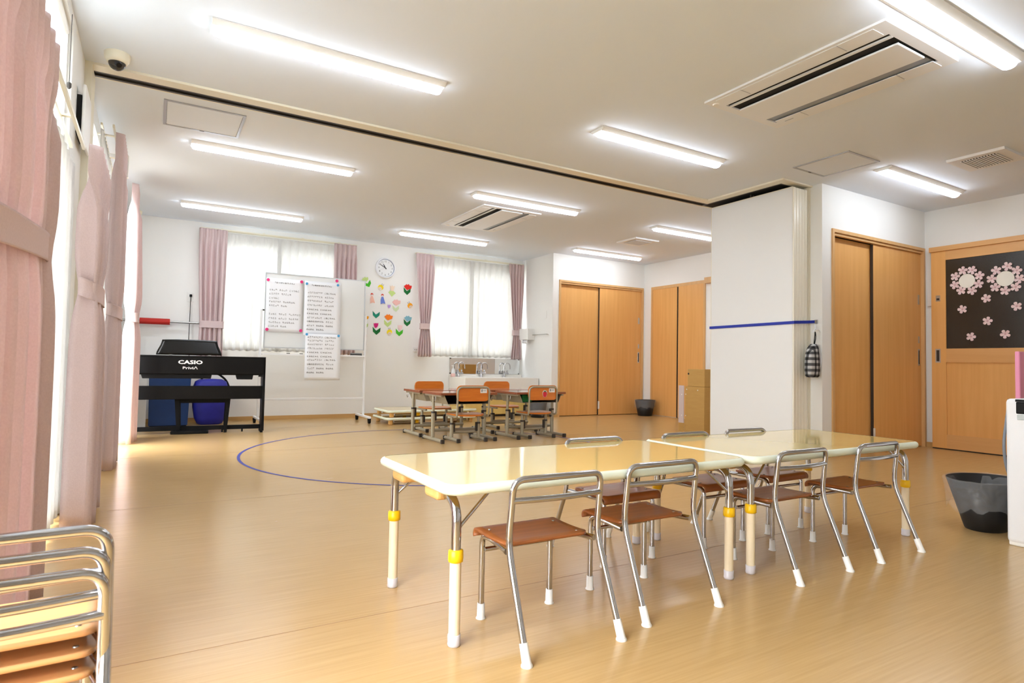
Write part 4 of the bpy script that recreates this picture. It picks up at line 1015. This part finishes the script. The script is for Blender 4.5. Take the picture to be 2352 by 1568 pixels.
P_ = 0.0228
l1 = [(1.205, 1.685, 0.0222, ['\u300c\u304a\u3064\u304b\u3044\u3042\u308a\u3055\u3093\u300d'])]
for z, tk in zip((1.598, 1.550, 1.500, 1.457, 1.410, 1.310, 1.259, 1.213, 1.166),
                 ([4, -1, 4, -1, '\u3053\u3063\u3064\u3093\u3053'], [5, -1, 5], ['\u3053\u3063\u3064\u3093\u3053'], [6, -1, '\u3061\u3087\u3093\u3061\u3087\u3093'], [5, -1, '\u3061\u3087\u3093'],
                  [4, -1, 4, -1, 6], [4, -1, 4, -1, 5], [6, -1, '\u3061\u3087\u3093\u3061\u3087\u3093'], [5, -1, '\u3061\u3087\u3093'])):
    l1.append((1.142, z, P_, tk))
NY, WN, KN = '\u306b\u3083\u3093\u306b\u3083\u3093', '\u308f\u3093\u308f\u3093', '\u3053\u306d\u3053\u3061\u3083\u3093'
l2 = [(1.628, 1.688, 0.0222, ['\u300c\u3044\u306c\u306e\u304a\u307e\u308f\u308a\u3055\u3093\u300d'])]
for z, tk in zip((1.596, 1.546, 1.496, 1.443, 1.391, 1.340, 1.290, 1.244, 1.194, 1.146),
                 ([8, -1, KN], [8, -1, 5], [8, -1, 5], [8, -1, 5], [NY, -1, NY], [NY, -1, NY], [8, -1, KN], ['\u3044\u306c\u306e\u304a\u307e\u308f\u308a\u3055\u3093', -1, 4], [4, -1, WN, -1, WN], [WN, -1, WN])):
    l2.append((1.580, z, P_, tk))
l3 = []
for z, tk in zip((1.050, 1.008, 0.963, 0.915, 0.866, 0.817, 0.776, 0.722, 0.672, 0.622),
                 ([8, -1, KN], [8, -1, 5], [8, -1, 5], [8, -1, 5], [NY, -1, NY], [NY, -1, NY], [8, -1, KN], ['\u3044\u306c\u306e\u304a\u307e\u308f\u308a\u3055\u3093', -1, 4], [4, -1, WN, -1, WN], [WN, -1, WN])):
    l3.append((1.585, z, P_, tk))
FY = WY-0.0155
sheet('song_sheet', 'left song sheet on the whiteboard, held by four pink magnets', 1.108, 1.530, 1.095, 1.735, FY, l1, 0.0, 0.006, 3)
sheet('song_sheet', 'upper right song sheet on the whiteboard, starting at the pair of blue magnets', 1.545, 1.985, 1.075, 1.735, FY-0.003, l2, 0.0, 0.008, 5)
sheet('song_sheet', 'lower song sheet hanging down over the whiteboard tray', 1.560, 1.985, 0.530, 1.090, FY-0.058, l3, 0.0, 0.004, 7)
def magnet(x, z, mt, lb, r=0.0185, dy=0.0):
    o = obj('magnet', MB().lathe([(r*0.8, 0), (r, 0.003), (r, 0.007), (r*0.8, 0.010), (r*0.75, 0.009), (r*0.3, 0.0095), (0.001, 0.0095)], (0, 0, 0), 20, 'y'), mt, None, (x, FY-0.008+dy, z))
    tag(o, lb, 'magnet', 'magnets on the whiteboard')
for x, z, mt, lb in ((1.127, 1.710, 'magnet_pink', 'pink magnet at the top left corner of the left song sheet'), (1.508, 1.716, 'magnet_pink', 'pink magnet at the top right corner of the left song sheet'),
                     (1.130, 1.124, 'magnet_pink', 'pink magnet at the bottom left corner of the left song sheet'), (1.515, 1.124, 'magnet_pink', 'pink magnet at the bottom right corner of the left song sheet'),
                     (1.930, 1.764, 'magnet_pink', 'pink magnet alone above the right song sheet')):
    magnet(x, z, mt, lb)
for x, z, lb in ((1.568, 1.700, 'blue magnet at the top left of the upper right song sheet'), (1.943, 1.711, 'blue magnet at the top right of the upper right song sheet'),
                 (1.574, 1.082, 'blue magnet at the left end of the lower song sheet'), (1.956, 1.077, 'blue magnet at the right end of the lower song sheet')):
    magnet(x, z, 'magnet_blue', lb, 0.0155, -0.056 if z < 1.2 else -0.004)

# ------------------------------------------------------------------ clock
t = thing('wall_clock', 'round white wall clock above the paper flowers', 'clock', (2.774, YB, 2.093))
obj('rim', MB().lathe([(0.143, 0.0), (0.148, 0.012), (0.146, 0.030), (0.138, 0.042), (0.130, 0.040), (0.125, 0.026)], n=48, axis='y', cap=False), 'clock_white', t)
obj('inner_ring', MB().lathe([(0.127, 0.027), (0.121, 0.016)], n=48, axis='y', cap=False), 'clock_blue', t)
obj('dial', MB().lathe([(0.124, 0.0), (0.124, 0.015)], n=48, axis='y'), 'clock_face', t)
m = MB()
for h in range(1, 13):
    a = 2*pi*h/12; m.merge(text(str(h), height=0.024), lambda p: (0.096*sin(a)+p.x, -0.0156, 0.096*cos(a)+p.y))
obj('numerals', m, 'ink', t)
def hand(nm, ang, ln, wd, y, tail=0.018, mt='ink'):
    d = Vector((sin(ang), cos(ang))); n_ = Vector((d.y, -d.x)); pts = [d*ln, d*ln*0.62+n_*wd, -d*tail+n_*wd*0.6, -d*tail-n_*wd*0.6, d*ln*0.62-n_*wd]
    obj(nm, MB().prism([(q.x, q.y) for q in pts], lambda x, z: (x, y-0.0012, z), lambda x, z: (x, y, z)), mt, t)
hand('hour_hand', radians(-32), 0.072, 0.006, -0.018); hand('minute_hand', radians(-60), 0.100, 0.0045, -0.020); hand('second_hand', radians(-110), 0.09, 0.001, -0.022, mt='grey_line')
obj('hub', MB().lathe([(0.006, 0.015), (0.006, 0.024)], n=14, axis='y'), 'ink', t)

# ------------------------------------------------------------------ paper craft on the wall
PG = 'paper flowers and figures on the back wall'
def cut(par, nm, poly, mt, lay=0, sc=1.0, dx=0, dz=0, lift=0.0):
    y0 = -0.0015-0.0022*lay
    return obj(nm, MB().prism([(x*sc+dx, z*sc+dz) for x, z in poly], lambda x, z: (x, y0-0.0016-lift*abs(x), z), lambda x, z: (x, y0, z)), mt, par)
TUL = [(-0.055, 0.028), (-0.030, 0.044), (-0.022, 0.058), (-0.006, 0.048), (0.014, 0.060), (0.026, 0.042), (0.058, 0.040), (0.050, 0.002), (0.014, -0.012), (-0.006, -0.022), (-0.030, -0.004)]
CUP = [(-0.034, 0.036), (-0.018, 0.028), (-0.003, 0.038), (0.014, 0.030), (0.032, 0.040), (0.030, 0.004), (0.016, -0.024), (-0.002, -0.034), (-0.018, -0.026), (-0.030, 0.002)]
LEAF = [(-0.050, 0.040), (-0.004, -0.006), (0.050, 0.032), (0.046, -0.016), (0.0, -0.058), (-0.044, -0.020)]
def flower(label, x, z, head, hm, lm, hz=0.05, lz=-0.03, hs=1.0, ls=1.0, lx=0.0, rot=0.0):
    t = thing('paper_tulip', label, 'paper flower', (x, YB, z), 0, PG); t.rotation_euler = (0, rot, 0)
    if lm: cut(t, 'leaf', LEAF, lm, 0, ls, lx, lz+0.010)
    if hm: cut(t, 'petals', head, hm, 2, hs, 0, hz-(0.018 if head is TUL else 0))
    return t
flower('red folded paper tulip with dark green leaf, top right of the paper group', 3.116, 1.82, TUL, 'p_red', 'p_dark', 0.030, -0.030, 1.08, 1.08, -0.006)
flower('orange folded paper tulip with pale lime leaf, middle of the group', 2.840, 1.355, TUL, 'p_orange', 'p_lime', 0.042, -0.042, 1.1, 1.1, -0.008)
flower('light blue folded paper tulip with dark green leaf, right edge of the group', 3.130, 1.365, TUL, 'p_blue', 'p_dark', 0.030, -0.030, 1.05, 1.05, -0.008)
flower('dusty pink paper tulip with faint green leaf, right of the small lilac bloom', 2.955, 1.575, TUL, 'p_rose', 'p_pale', 0.040, -0.045, 1.12, 0.95, -0.012, -0.1)
flower('magenta paper tulip over a spread dark green leaf, lower left of the group', 2.662, 1.235, CUP, 'p_magenta', 'p_dark', 0.038, -0.036, 1.0, 1.15, 0.010)
flower('pale pink paper tulip over a bright green leaf, bottom right of the group', 3.018, 1.225, CUP, 'p_blush', 'p_green', 0.034, -0.034, 1.1, 1.1, -0.010)
flower('lone teal paper leaf without a bloom, left side of the group', 2.661, 1.425, None, None, 'p_teal', 0, 0, 1, 1.05)
flower('lime and bright green paper leaves at the top corner of the whiteboard', 2.505, 1.87, TUL, 'p_lime', 'p_green', 0.040, -0.030, 0.9, 1.0, 0.015, -0.45)
flower('small lilac paper bloom in the middle of the group', 2.845, 1.552, CUP, 'p_lilac', None, 0.0, 0, 0.72)
t = thing('paper_tulip', 'cream paper bloom on a lime diamond leaf, below the clock on the right', 'paper flower', (2.882, YB, 1.80), 0, PG)
cut(t, 'leaf', [(-0.054, -0.045), (0.0, 0.0), (0.056, -0.05), (0.0, -0.105)], 'p_lime', 0)
cut(t, 'petals', [(-0.018, -0.022), (-0.036, 0.055), (-0.018, 0.040), (0.004, 0.060), (0.016, 0.042), (0.042, 0.055), (0.020, -0.022)], 'p_cream', 2)
t = thing('paper_tulip', 'amber paper bloom peeping out behind the right post of the whiteboard', 'paper flower', (2.505, YB, 1.36), 0, PG)
cut(t, 'petals', TUL, 'p_amber', 2, 0.9); cut(t, 'leaf', LEAF, 'p_lime', 0, 0.9, 0, -0.09)
t = thing('paper_tulip', 'rose paper bloom low behind the right post of the whiteboard', 'paper flower', (2.50, YB, 1.10), 0, PG)
cut(t, 'petals', CUP, 'p_rose', 2, 1.0)
def bee(label, x, z, mt, rot):
    t = thing('paper_bee', label, 'paper bee', (x, YB, z), 0, PG); t.rotation_euler = (0, rot, 0)
    ring = [(0.040*cos(a), 0.038*sin(a)) for a in [2*pi*i/22 for i in range(22)]]
    cut(t, 'body', ring, mt, 0)
    cut(t, 'face', [(-0.034, -0.010), (-0.030, -0.034), (0.0, -0.040), (0.020, -0.030), (0.014, -0.004), (-0.012, 0.004)], 'p_skin', 2)
    cut(t, 'eye', [(-0.022, -0.014), (-0.017, -0.014), (-0.017, -0.020), (-0.022, -0.020)], 'ink', 4); cut(t, 'eye', [(-0.004, -0.014), (0.001, -0.014), (0.001, -0.020), (-0.004, -0.020)], 'ink', 4)
    cut(t, 'feeler', [(0.004, 0.036), (0.008, 0.036), (0.012, 0.062), (0.009, 0.062)], 'ink', 0); cut(t, 'feeler', [(0.020, 0.032), (0.024, 0.030), (0.038, 0.052), (0.035, 0.054)], 'ink', 0)
    return t
bee('yellow paper bee high in the group, left of the cream bloom', 2.716, 1.815, 'p_yellow', 0.2)
bee('amber paper bee at the right edge of the group, under the red tulip', 3.160, 1.585, 'p_amber', -0.9)
bee('yellow paper bee at the bottom of the group, between two tulips', 2.862, 1.190, 'p_yellow', -0.5)
def doll(label, x, z, hair, dress, paper):
    t = thing('paper_doll', label, 'paper figure', (x, YB, z), 0, PG)
    cut(t, 'cut_out', [(-0.062, 0.062), (-0.020, 0.052), (-0.014, 0.084), (0.022, 0.084), (0.026, 0.048), (0.034, 0.010), (0.070, -0.066), (0.012, -0.060), (-0.020, -0.082), (-0.030, -0.02), (-0.026, 0.04), (-0.060, 0.050)], paper, 0)
    cut(t, 'dress', [(-0.010, 0.040), (0.016, 0.040), (0.050, -0.056), (0.012, -0.052), (-0.018, -0.066), (-0.022, -0.01)], dress, 2)
    cut(t, 'hair', [(-0.016, 0.046), (-0.016, 0.072), (0.0, 0.082), (0.018, 0.074), (0.022, 0.046), (0.010, 0.062), (-0.006, 0.062)], hair, 4)
    return t
doll('paper doll in a pale peach dress next to the whiteboard corner', 2.589, 1.645, 'p_hair', 'p_peach', 'p_white')
doll('paper doll with red hair and a blue dress', 2.740, 1.645, 'p_hair', 'p_dress', 'p_white')

# ------------------------------------------------------------------ blossoms on the dark door pane
def blossom_mesh(r):
    mb = MB(); rows = []
    pts = []
    for k in range(5):
        for a, q in ((-0.5, 0.40), (-0.37, 0.78), (-0.20, 0.97), (0.0, 1.0), (0.20, 0.97), (0.37, 0.78)):
            pts.append((r*q*cos((k+a)*2*pi/5+pi/2), r*q*sin((k+a)*2*pi/5+pi/2)))
    return pts
BP = blossom_mesh(0.046)
B0 = None
def blossom(y, z, label, rot, s=1.0, group='paper cherry blossoms on the door'):
    global B0
    loc = (XD+0.008, y, z)
    if B0 is None:
        t = thing('paper_blossom', label, 'paper flower', loc, 0, group)
        mb = MB(); n = len(BP); vs = [(-0.006, a, b) for a, b in BP]+[(-0.0015, 0, 0)]+[(-0.0045, a, b) for a, b in BP]
        mb.add(vs, [(i, (i+1) % n, n) for i in range(n)]+[(i, (i+1) % n, n+1+(i+1) % n, n+1+i) for i in range(n)])
        obj('petals', mb, 'blossom', t)
        hs = [(0.016*cos(a)*(1 if i % 2 else 0.4), 0.016*sin(a)*(1 if i % 2 else 0.4)) for i, a in enumerate([2*pi*i/10+pi/2+pi/5*0 for i in range(10)])]
        obj('heart', MB().prism(hs, lambda a, b: (-0.0052, a, b), lambda a, b: (-0.002, a, b)), 'blossom_heart', t); B0 = t
    else: t = dup(B0, loc, 0, label, group)
    t.rotation_euler = (rot, 0, 0); t.scale = (1, s, s)
    return t
rr = random.Random(4)
ring1 = (('upper left', 2.886, 1.716), ('top left', 2.821, 1.766), ('top right', 2.743, 1.761), ('upper right', 2.683, 1.702), ('lower right', 2.690, 1.621), ('bottom right', 2.746, 1.562), ('bottom left', 2.836, 1.572), ('lower left', 2.890, 1.632))
for nm, y, z in ring1: blossom(y, z, 'pink paper blossom at the %s of the left ring on the dark pane' % nm, rr.uniform(0, 1.2), 0.93)
ring2 = (('top', 2.461, 1.762), ('upper right', 2.390, 1.714), ('right', 2.370, 1.635), ('lower right', 2.400, 1.563), ('bottom', 2.480, 1.536), ('lower left', 2.557, 1.575), ('left', 2.586, 1.658), ('upper left', 2.547, 1.734))
for nm, y, z in ring2: blossom(y, z, 'pink paper blossom at the %s of the right ring on the dark pane' % nm, rr.uniform(0, 1.2), 0.93)
for y, z, lb in ((2.629, 1.477, 'single paper blossom just below the two rings'), (2.828, 1.386, 'single paper blossom on the left under the left ring'), (2.394, 1.384, 'single paper blossom at the right under the right ring'),
                 (2.621, 1.260, 'single paper blossom in the middle of the dark pane'), (2.757, 1.115, 'single paper blossom low on the left of the dark pane'), (2.483, 1.131, 'single paper blossom low on the right of the dark pane')):
    blossom(y, z, lb, rr.uniform(0, 1.2), 0.92)
for y, z, r_, lb in ((2.789, 1.662, 0.069, 'white paper disc inside the left blossom ring'), (2.480, 1.649, 0.071, 'white paper disc inside the right blossom ring')):
    o = obj('paper_disc', MB().lathe([(r_, 0.0), (r_, 0.0022)], n=40, axis='x'), 'disc_white', None, (XD+0.0068, y, z)); tag(o, lb, 'paper disc', 'white paper discs')

# ------------------------------------------------------------------ sink
t = thing('wash_basin', 'white three tap wash basin with pale yellow doors in the nook', 'sink', (3.80, 7.70, 0))
W_ = 1.245
m = MB().rbox(0, W_, 0, 0.03, 0.29, 0.565, 0.006, 2).rbox(0, 0.03, 0.03, 0.54, 0.29, 0.565, 0.004, 1).rbox(W_-0.03, W_, 0.03, 0.54, 0.29, 0.565, 0.004, 1)
m.box(0.03, W_-0.03, 0.03, 0.40, 0.40, 0.42).rbox(0.03, W_-0.03, 0.40, 0.54, 0.40, 0.565, 0.004, 1)
obj('basin', m, 'sink_white', t)
obj('splash_ledge', MB().box(0, W_, 0.50, 0.545, 0.565, 0.605), 'sink_white', t)
obj('carcass', MB().box(0.02, W_-0.02, 0.045, 0.54, 0.03, 0.29), 'sink_yellow', t)
for i in range(3):
    a = 0.02+i*(W_-0.04)/3; d = obj('door', MB().rbox(a+0.002, a+(W_-0.04)/3-0.002, 0.025, 0.045, 0.035, 0.285, 0.003, 1), 'sink_yellow', t)
obj('plinth', MB().box(0.03, W_-0.03, 0.07, 0.54, 0, 0.03), 'dark_plastic', t)
obj('drain', MB().lathe([(0.03, 0.420), (0.028, 0.423)], (0.62, 0.2, 0), 16), 'steel', t)
t = thing('wall_mirror', 'long low mirror behind the taps under the sheer curtain', 'mirror', (4.415, YB, 0.727))
obj('glass', MB().box(-0.608, 0.608, -0.010, -0.004, -0.118, 0.118), 'mirror', t)
obj('backing', MB().box(-0.606, 0.606, -0.004, 0, -0.116, 0.116), 'grey_line', t)
for x in (-0.598, 0.598):
    for z in (-0.112, 0.112): obj('clip', MB().box(x-0.010, x+0.010, -0.013, 0, z-0.008, z+0.008), 'dark_plastic', t)
def tap(loc, label, first=[None]):
    if first[0]: return dup(first[0], loc, 0, label)
    t = thing('water_tap', label, 'tap', loc, 0, 'swan neck taps'); first[0] = t
    obj('base', MB().lathe([(0.026, 0), (0.024, 0.008), (0.017, 0.02), (0.016, 0.09), (0.012, 0.095)], n=20), 'chrome', t)
    pts = [(0, 0, 0.09), (0, 0, 0.165)] + [(0.048*(1-cos(a)), -0.010*(1-cos(a)), 0.165+0.052*sin(a)) for a in [pi*i/10 for i in range(1, 11)]] + [(0.098, -0.02, 0.135)]
    obj('spout', MB().tube(pts, 0.0075, 12), 'chrome', t)
    obj('nozzle', MB().cyl((0.0975, -0.02, 0.150), (0.0985, -0.02, 0.122), 0.0095, 12), 'chrome', t)
    obj('valve', MB().cyl((0.0, 0, 0.055), (0.075, -0.008, 0.055), 0.013, 14), 'chrome', t)
    obj('handle', MB().lathe([(0.006, 0.065), (0.007, 0.078), (0.014, 0.084), (0.016, 0.098), (0.011, 0.106)], (0.052, -0.006, 0), 14), 'chrome', t)
    return t
for x, lb in ((3.915, 'chrome swan neck tap at the left of the wash basin'), (4.305, 'chrome swan neck tap in the middle of the wash basin'), (4.705, 'chrome swan neck tap at the right of the wash basin')):
    tap((x, 8.17, 0.565), lb)
t = thing('soap_bottle', 'clear pump bottle with pink soap left of the taps', 'bottle', (3.818, 8.14, 0.565))
obj('soap', MB().lathe([(0.034, 0.001), (0.036, 0.004), (0.032, 0.05)], n=20), 'soap_pink', t)
obj('shell', MB().lathe([(0.032, 0.05), (0.024, 0.105), (0.014, 0.12), (0.014, 0.13)], n=20), 'soap_clear', t)
obj('pump', MB().cyl((0, 0, 0.13), (0, 0, 0.158), 0.006, 10).rbox(-0.028, 0.010, -0.007, 0.007, 0.155, 0.167, 0.002, 1), 'white_plastic', t)
t = thing('towel_dispenser', 'white paper towel box on the nook wall by the last curtain', 'dispenser', (5.06, 7.97, 1.235))
obj('case', MB().rbox(-0.128, 0, -0.115, 0.135, -0.085, 0.088, 0.004, 1), 'white_plastic', t)
ts = obj('paper_towel', MB().grid([[(-0.10, -0.07, -0.085), (-0.10, 0.08, -0.085)], [(-0.115, -0.065, -0.12), (-0.112, 0.075, -0.12)], [(-0.105, -0.06, -0.145), (-0.10, 0.07, -0.142)]]), 'paper_white', t); mod(ts, 'SOLIDIFY', thickness=0.002)
t = thing('towel_rail', 'thin steel towel rail on the nook wall beside the paper towel box', 'rail', (5.06, 7.65, 1.226))
obj('rail', MB().tube([(-0.045, -0.19, 0), (-0.045, 0.20, 0)], 0.006, 10), 'steel', t)
for y in (-0.175, 0.19): obj('bracket', MB().cyl((0, y, 0), (-0.045, y, 0), 0.008, 10).cyl((-0.004, y, 0), (0, y, 0), 0.022, 16), 'white_plastic', t)

# ------------------------------------------------------------------ folded tables lying in a stack
def folded_table(loc, label):
    t = thing('folded_table', label, 'table', loc, 0, 'folded tables lying by the back wall')
    out = rrect(-0.60, 0.60, -0.29, 0.29, 0.05, 6)
    obj('tabletop', MB().prism(out, lambda x, y: (x, y, 0.058), lambda x, y: (x, y, 0.086)), 'table_yellow', t)
    rows = []
    for o_, z in ((0.0, 0.0868), (0.010, 0.084), (0.014, 0.072), (0.010, 0.060), (0.0, 0.057)):
        rr_ = rrect(-0.60-o_, 0.60+o_, -0.29-o_, 0.29+o_, 0.05+o_, 6); rr_.append(rr_[0]); rows.append([(x, y, z) for x, y in rr_])
    obj('edge_band', MB().grid(rows), 'table_edge', t)
    for sx in (-1, 1):
        for sy in (-1, 1):
            y = sy*0.235; obj('bracket_block', MB().rbox(sx*0.545-0.024, sx*0.545+0.024, y-0.028, y+0.028, 0.0, 0.058, 0.012, 2), 'block_wood', t)
            if sx < 0:
                lg = obj('leg', MB().tube([(-0.50, y, 0.03), (-0.20, y, 0.03)], 0.0135, 12), 'chrome', t); x0, x1 = -0.20, 0.0
                obj('pole', MB().tube([(-0.20, y, 0.03), (0.04, y, 0.03)], 0.0158, 12), 'cream_pole', lg)
                obj('collar', MB().tube([(-0.225, y, 0.03), (-0.185, y, 0.03)], 0.021, 14), 'yellow_plastic', lg)
            else:
                lg = obj('leg', MB().tube([(0.50, y-0.04*sy, 0.03), (0.36, y-0.04*sy, 0.03)], 0.0135, 12), 'chrome', t)
                obj('pole', MB().tube([(0.36, y-0.04*sy, 0.03), (0.07, y-0.04*sy, 0.03)], 0.0158, 12), 'cream_pole', lg)
    return t
f0 = folded_table((3.06, 7.36, 0), 'lower one of two folded yellow tables lying on the floor by the back wall')
dup(f0, (3.075, 7.37, 0.0885), 0, 'upper one of two folded yellow tables lying on the floor by the back wall')

# ------------------------------------------------------------------ bins, appliance, pink board
def bin_(name, label, loc, rt, rb, hgt, sy=1.0, bag=(0.03, 0.10), seed=2, skirt=0.0):
    t = thing(name, label, 'waste bin', loc); n = 48
    obj('bucket', MB().lathe([(rb*0.96, 0.0), (rb, 0.006), (rt, hgt), (rt-0.005, hgt), (rb-0.005, 0.012), (0.001, 0.012)], n=n, sy=sy), 'bin_black', t)
    rnd = random.Random(seed); rows = []; jag = [rnd.uniform(0, 1) for _ in range(n)]
    for k, (dr, z) in enumerate(((-0.008, hgt-0.06), (-0.006, hgt-0.01), (0.004, hgt+bag[0]*0.3), (0.012, hgt-0.008), (0.014, hgt-bag[1]*0.45), (0.020, hgt-bag[1]))):
        row = []
        for j in range(n):
            a = 2*pi*j/n; q = jag[j]*0.6+jag[(j+1) % n]*0.4; fl_ = 1+skirt*max(0, cos(a-pi*1.02))*sstep(2.5, 5, k)
            base = rb+(rt-rb)*max(0, z-(q*bag[1]*0.55 if k > 3 else 0))/hgt
            r_ = (base+dr+(0.012*q if k > 3 else 0.004*q))*fl_; zz = z-(q*bag[1]*0.55 if k == 5 else (q*bag[1]*0.2 if k == 4 else 0.006*q*(k == 2)))
            r_ += rnd.uniform(-0.003, 0.006)*(k > 2); row.append((r_*cos(a), r_*sin(a)*sy, zz+rnd.uniform(-0.004, 0.004)*(k > 2)))
        row.append(row[0]); rows.append(row)
    obj('liner_bag', MB().grid(rows), 'bag_film', t); return t
bin_('waste_bin', 'black waste bin with a clear liner beside the white appliance at the right', (3.552, 1.385, 0), 0.192, 0.105, 0.245, 0.8, (0.02, 0.105), 4, 0.20)
bin_('waste_bin', 'small black waste bin with a clear liner between the two far doors', (6.655, 7.10, 0), 0.165, 0.115, 0.245, 0.9, (0.03, 0.09), 6, 0.04)
bin_('waste_bin', 'black waste bin with a crumpled clear bag on the floor beside the wash basin', (4.86, 7.42, 0), 0.135, 0.105, 0.235, 1.0, (0.07, 0.15), 9, 0.05)
t = thing('air_purifier', 'white floor standing appliance cut off by the right edge of the photo', 'appliance', (3.315, 0.83, 0))
obj('case', MB().rbox(0, 0.26, 0, 0.385, 0.012, 0.652, 0.018, 4), 'appliance', t)
obj('base', MB().rbox(0.006, 0.254, 0.006, 0.379, 0, 0.035, 0.006, 2), 'white_plastic', t)
obj('grille', MB().rbox(-0.003, 0.02, 0.05, 0.345, 0.585, 0.640, 0.006, 2), 'black_gloss', t)
obj('silver_window', MB().rbox(-0.004, 0.02, 0.055, 0.34, 0.560, 0.583, 0.002, 1), 'silver_label', t)
obj('top_lip', MB().box(-0.005, 0.10, 0.05, 0.345, 0.640, 0.650), 'black_matt', t)
tag(obj('appliance_cable', MB().tube(fillet([(3.46, 1.222, 0.60), (3.42, 1.240, 0.655), (3.40, 1.234, 0.60), (3.356, 1.238, 0.44), (3.375, 1.235, 0.33), (3.43, 1.226, 0.25), (3.47, 1.222, 0.24)], 0.06, 5), 0.006, 8), 'grey_cable'), 'grey cable at the back of the white appliance', 'cable')
t = thing('pink_board', 'pink board standing behind the white appliance at the right edge', 'board', (4.44, 1.53, 0))
obj('sheet', MB().rbox(-0.095, 0.35, -0.012, 0.012, 0.02, 0.895, 0.004, 1), 'pink_board', t)
obj('foot', MB().box(-0.08, 0.33, -0.07, 0.07, 0, 0.02), 'white_plastic', t)
m = MB()
for x, y, a, l in ((0.99, 4.0, 0.3, 0.05), (0.52, 3.05, 0.1, 0.012), (1.98, 4.28, 0.2, 0.05)):
    m.add([(x, y, 0.0007), (x+l*cos(a), y+l*sin(a), 0.0007), (x+l*cos(a)*0.9, y+l*sin(a)+0.008, 0.0007), (x+0.004, y+0.006, 0.0007)], [(0, 1, 2, 3)])
struct('scuff', m, 'floor_seam', 'small dark scuffs on the floor', fl)
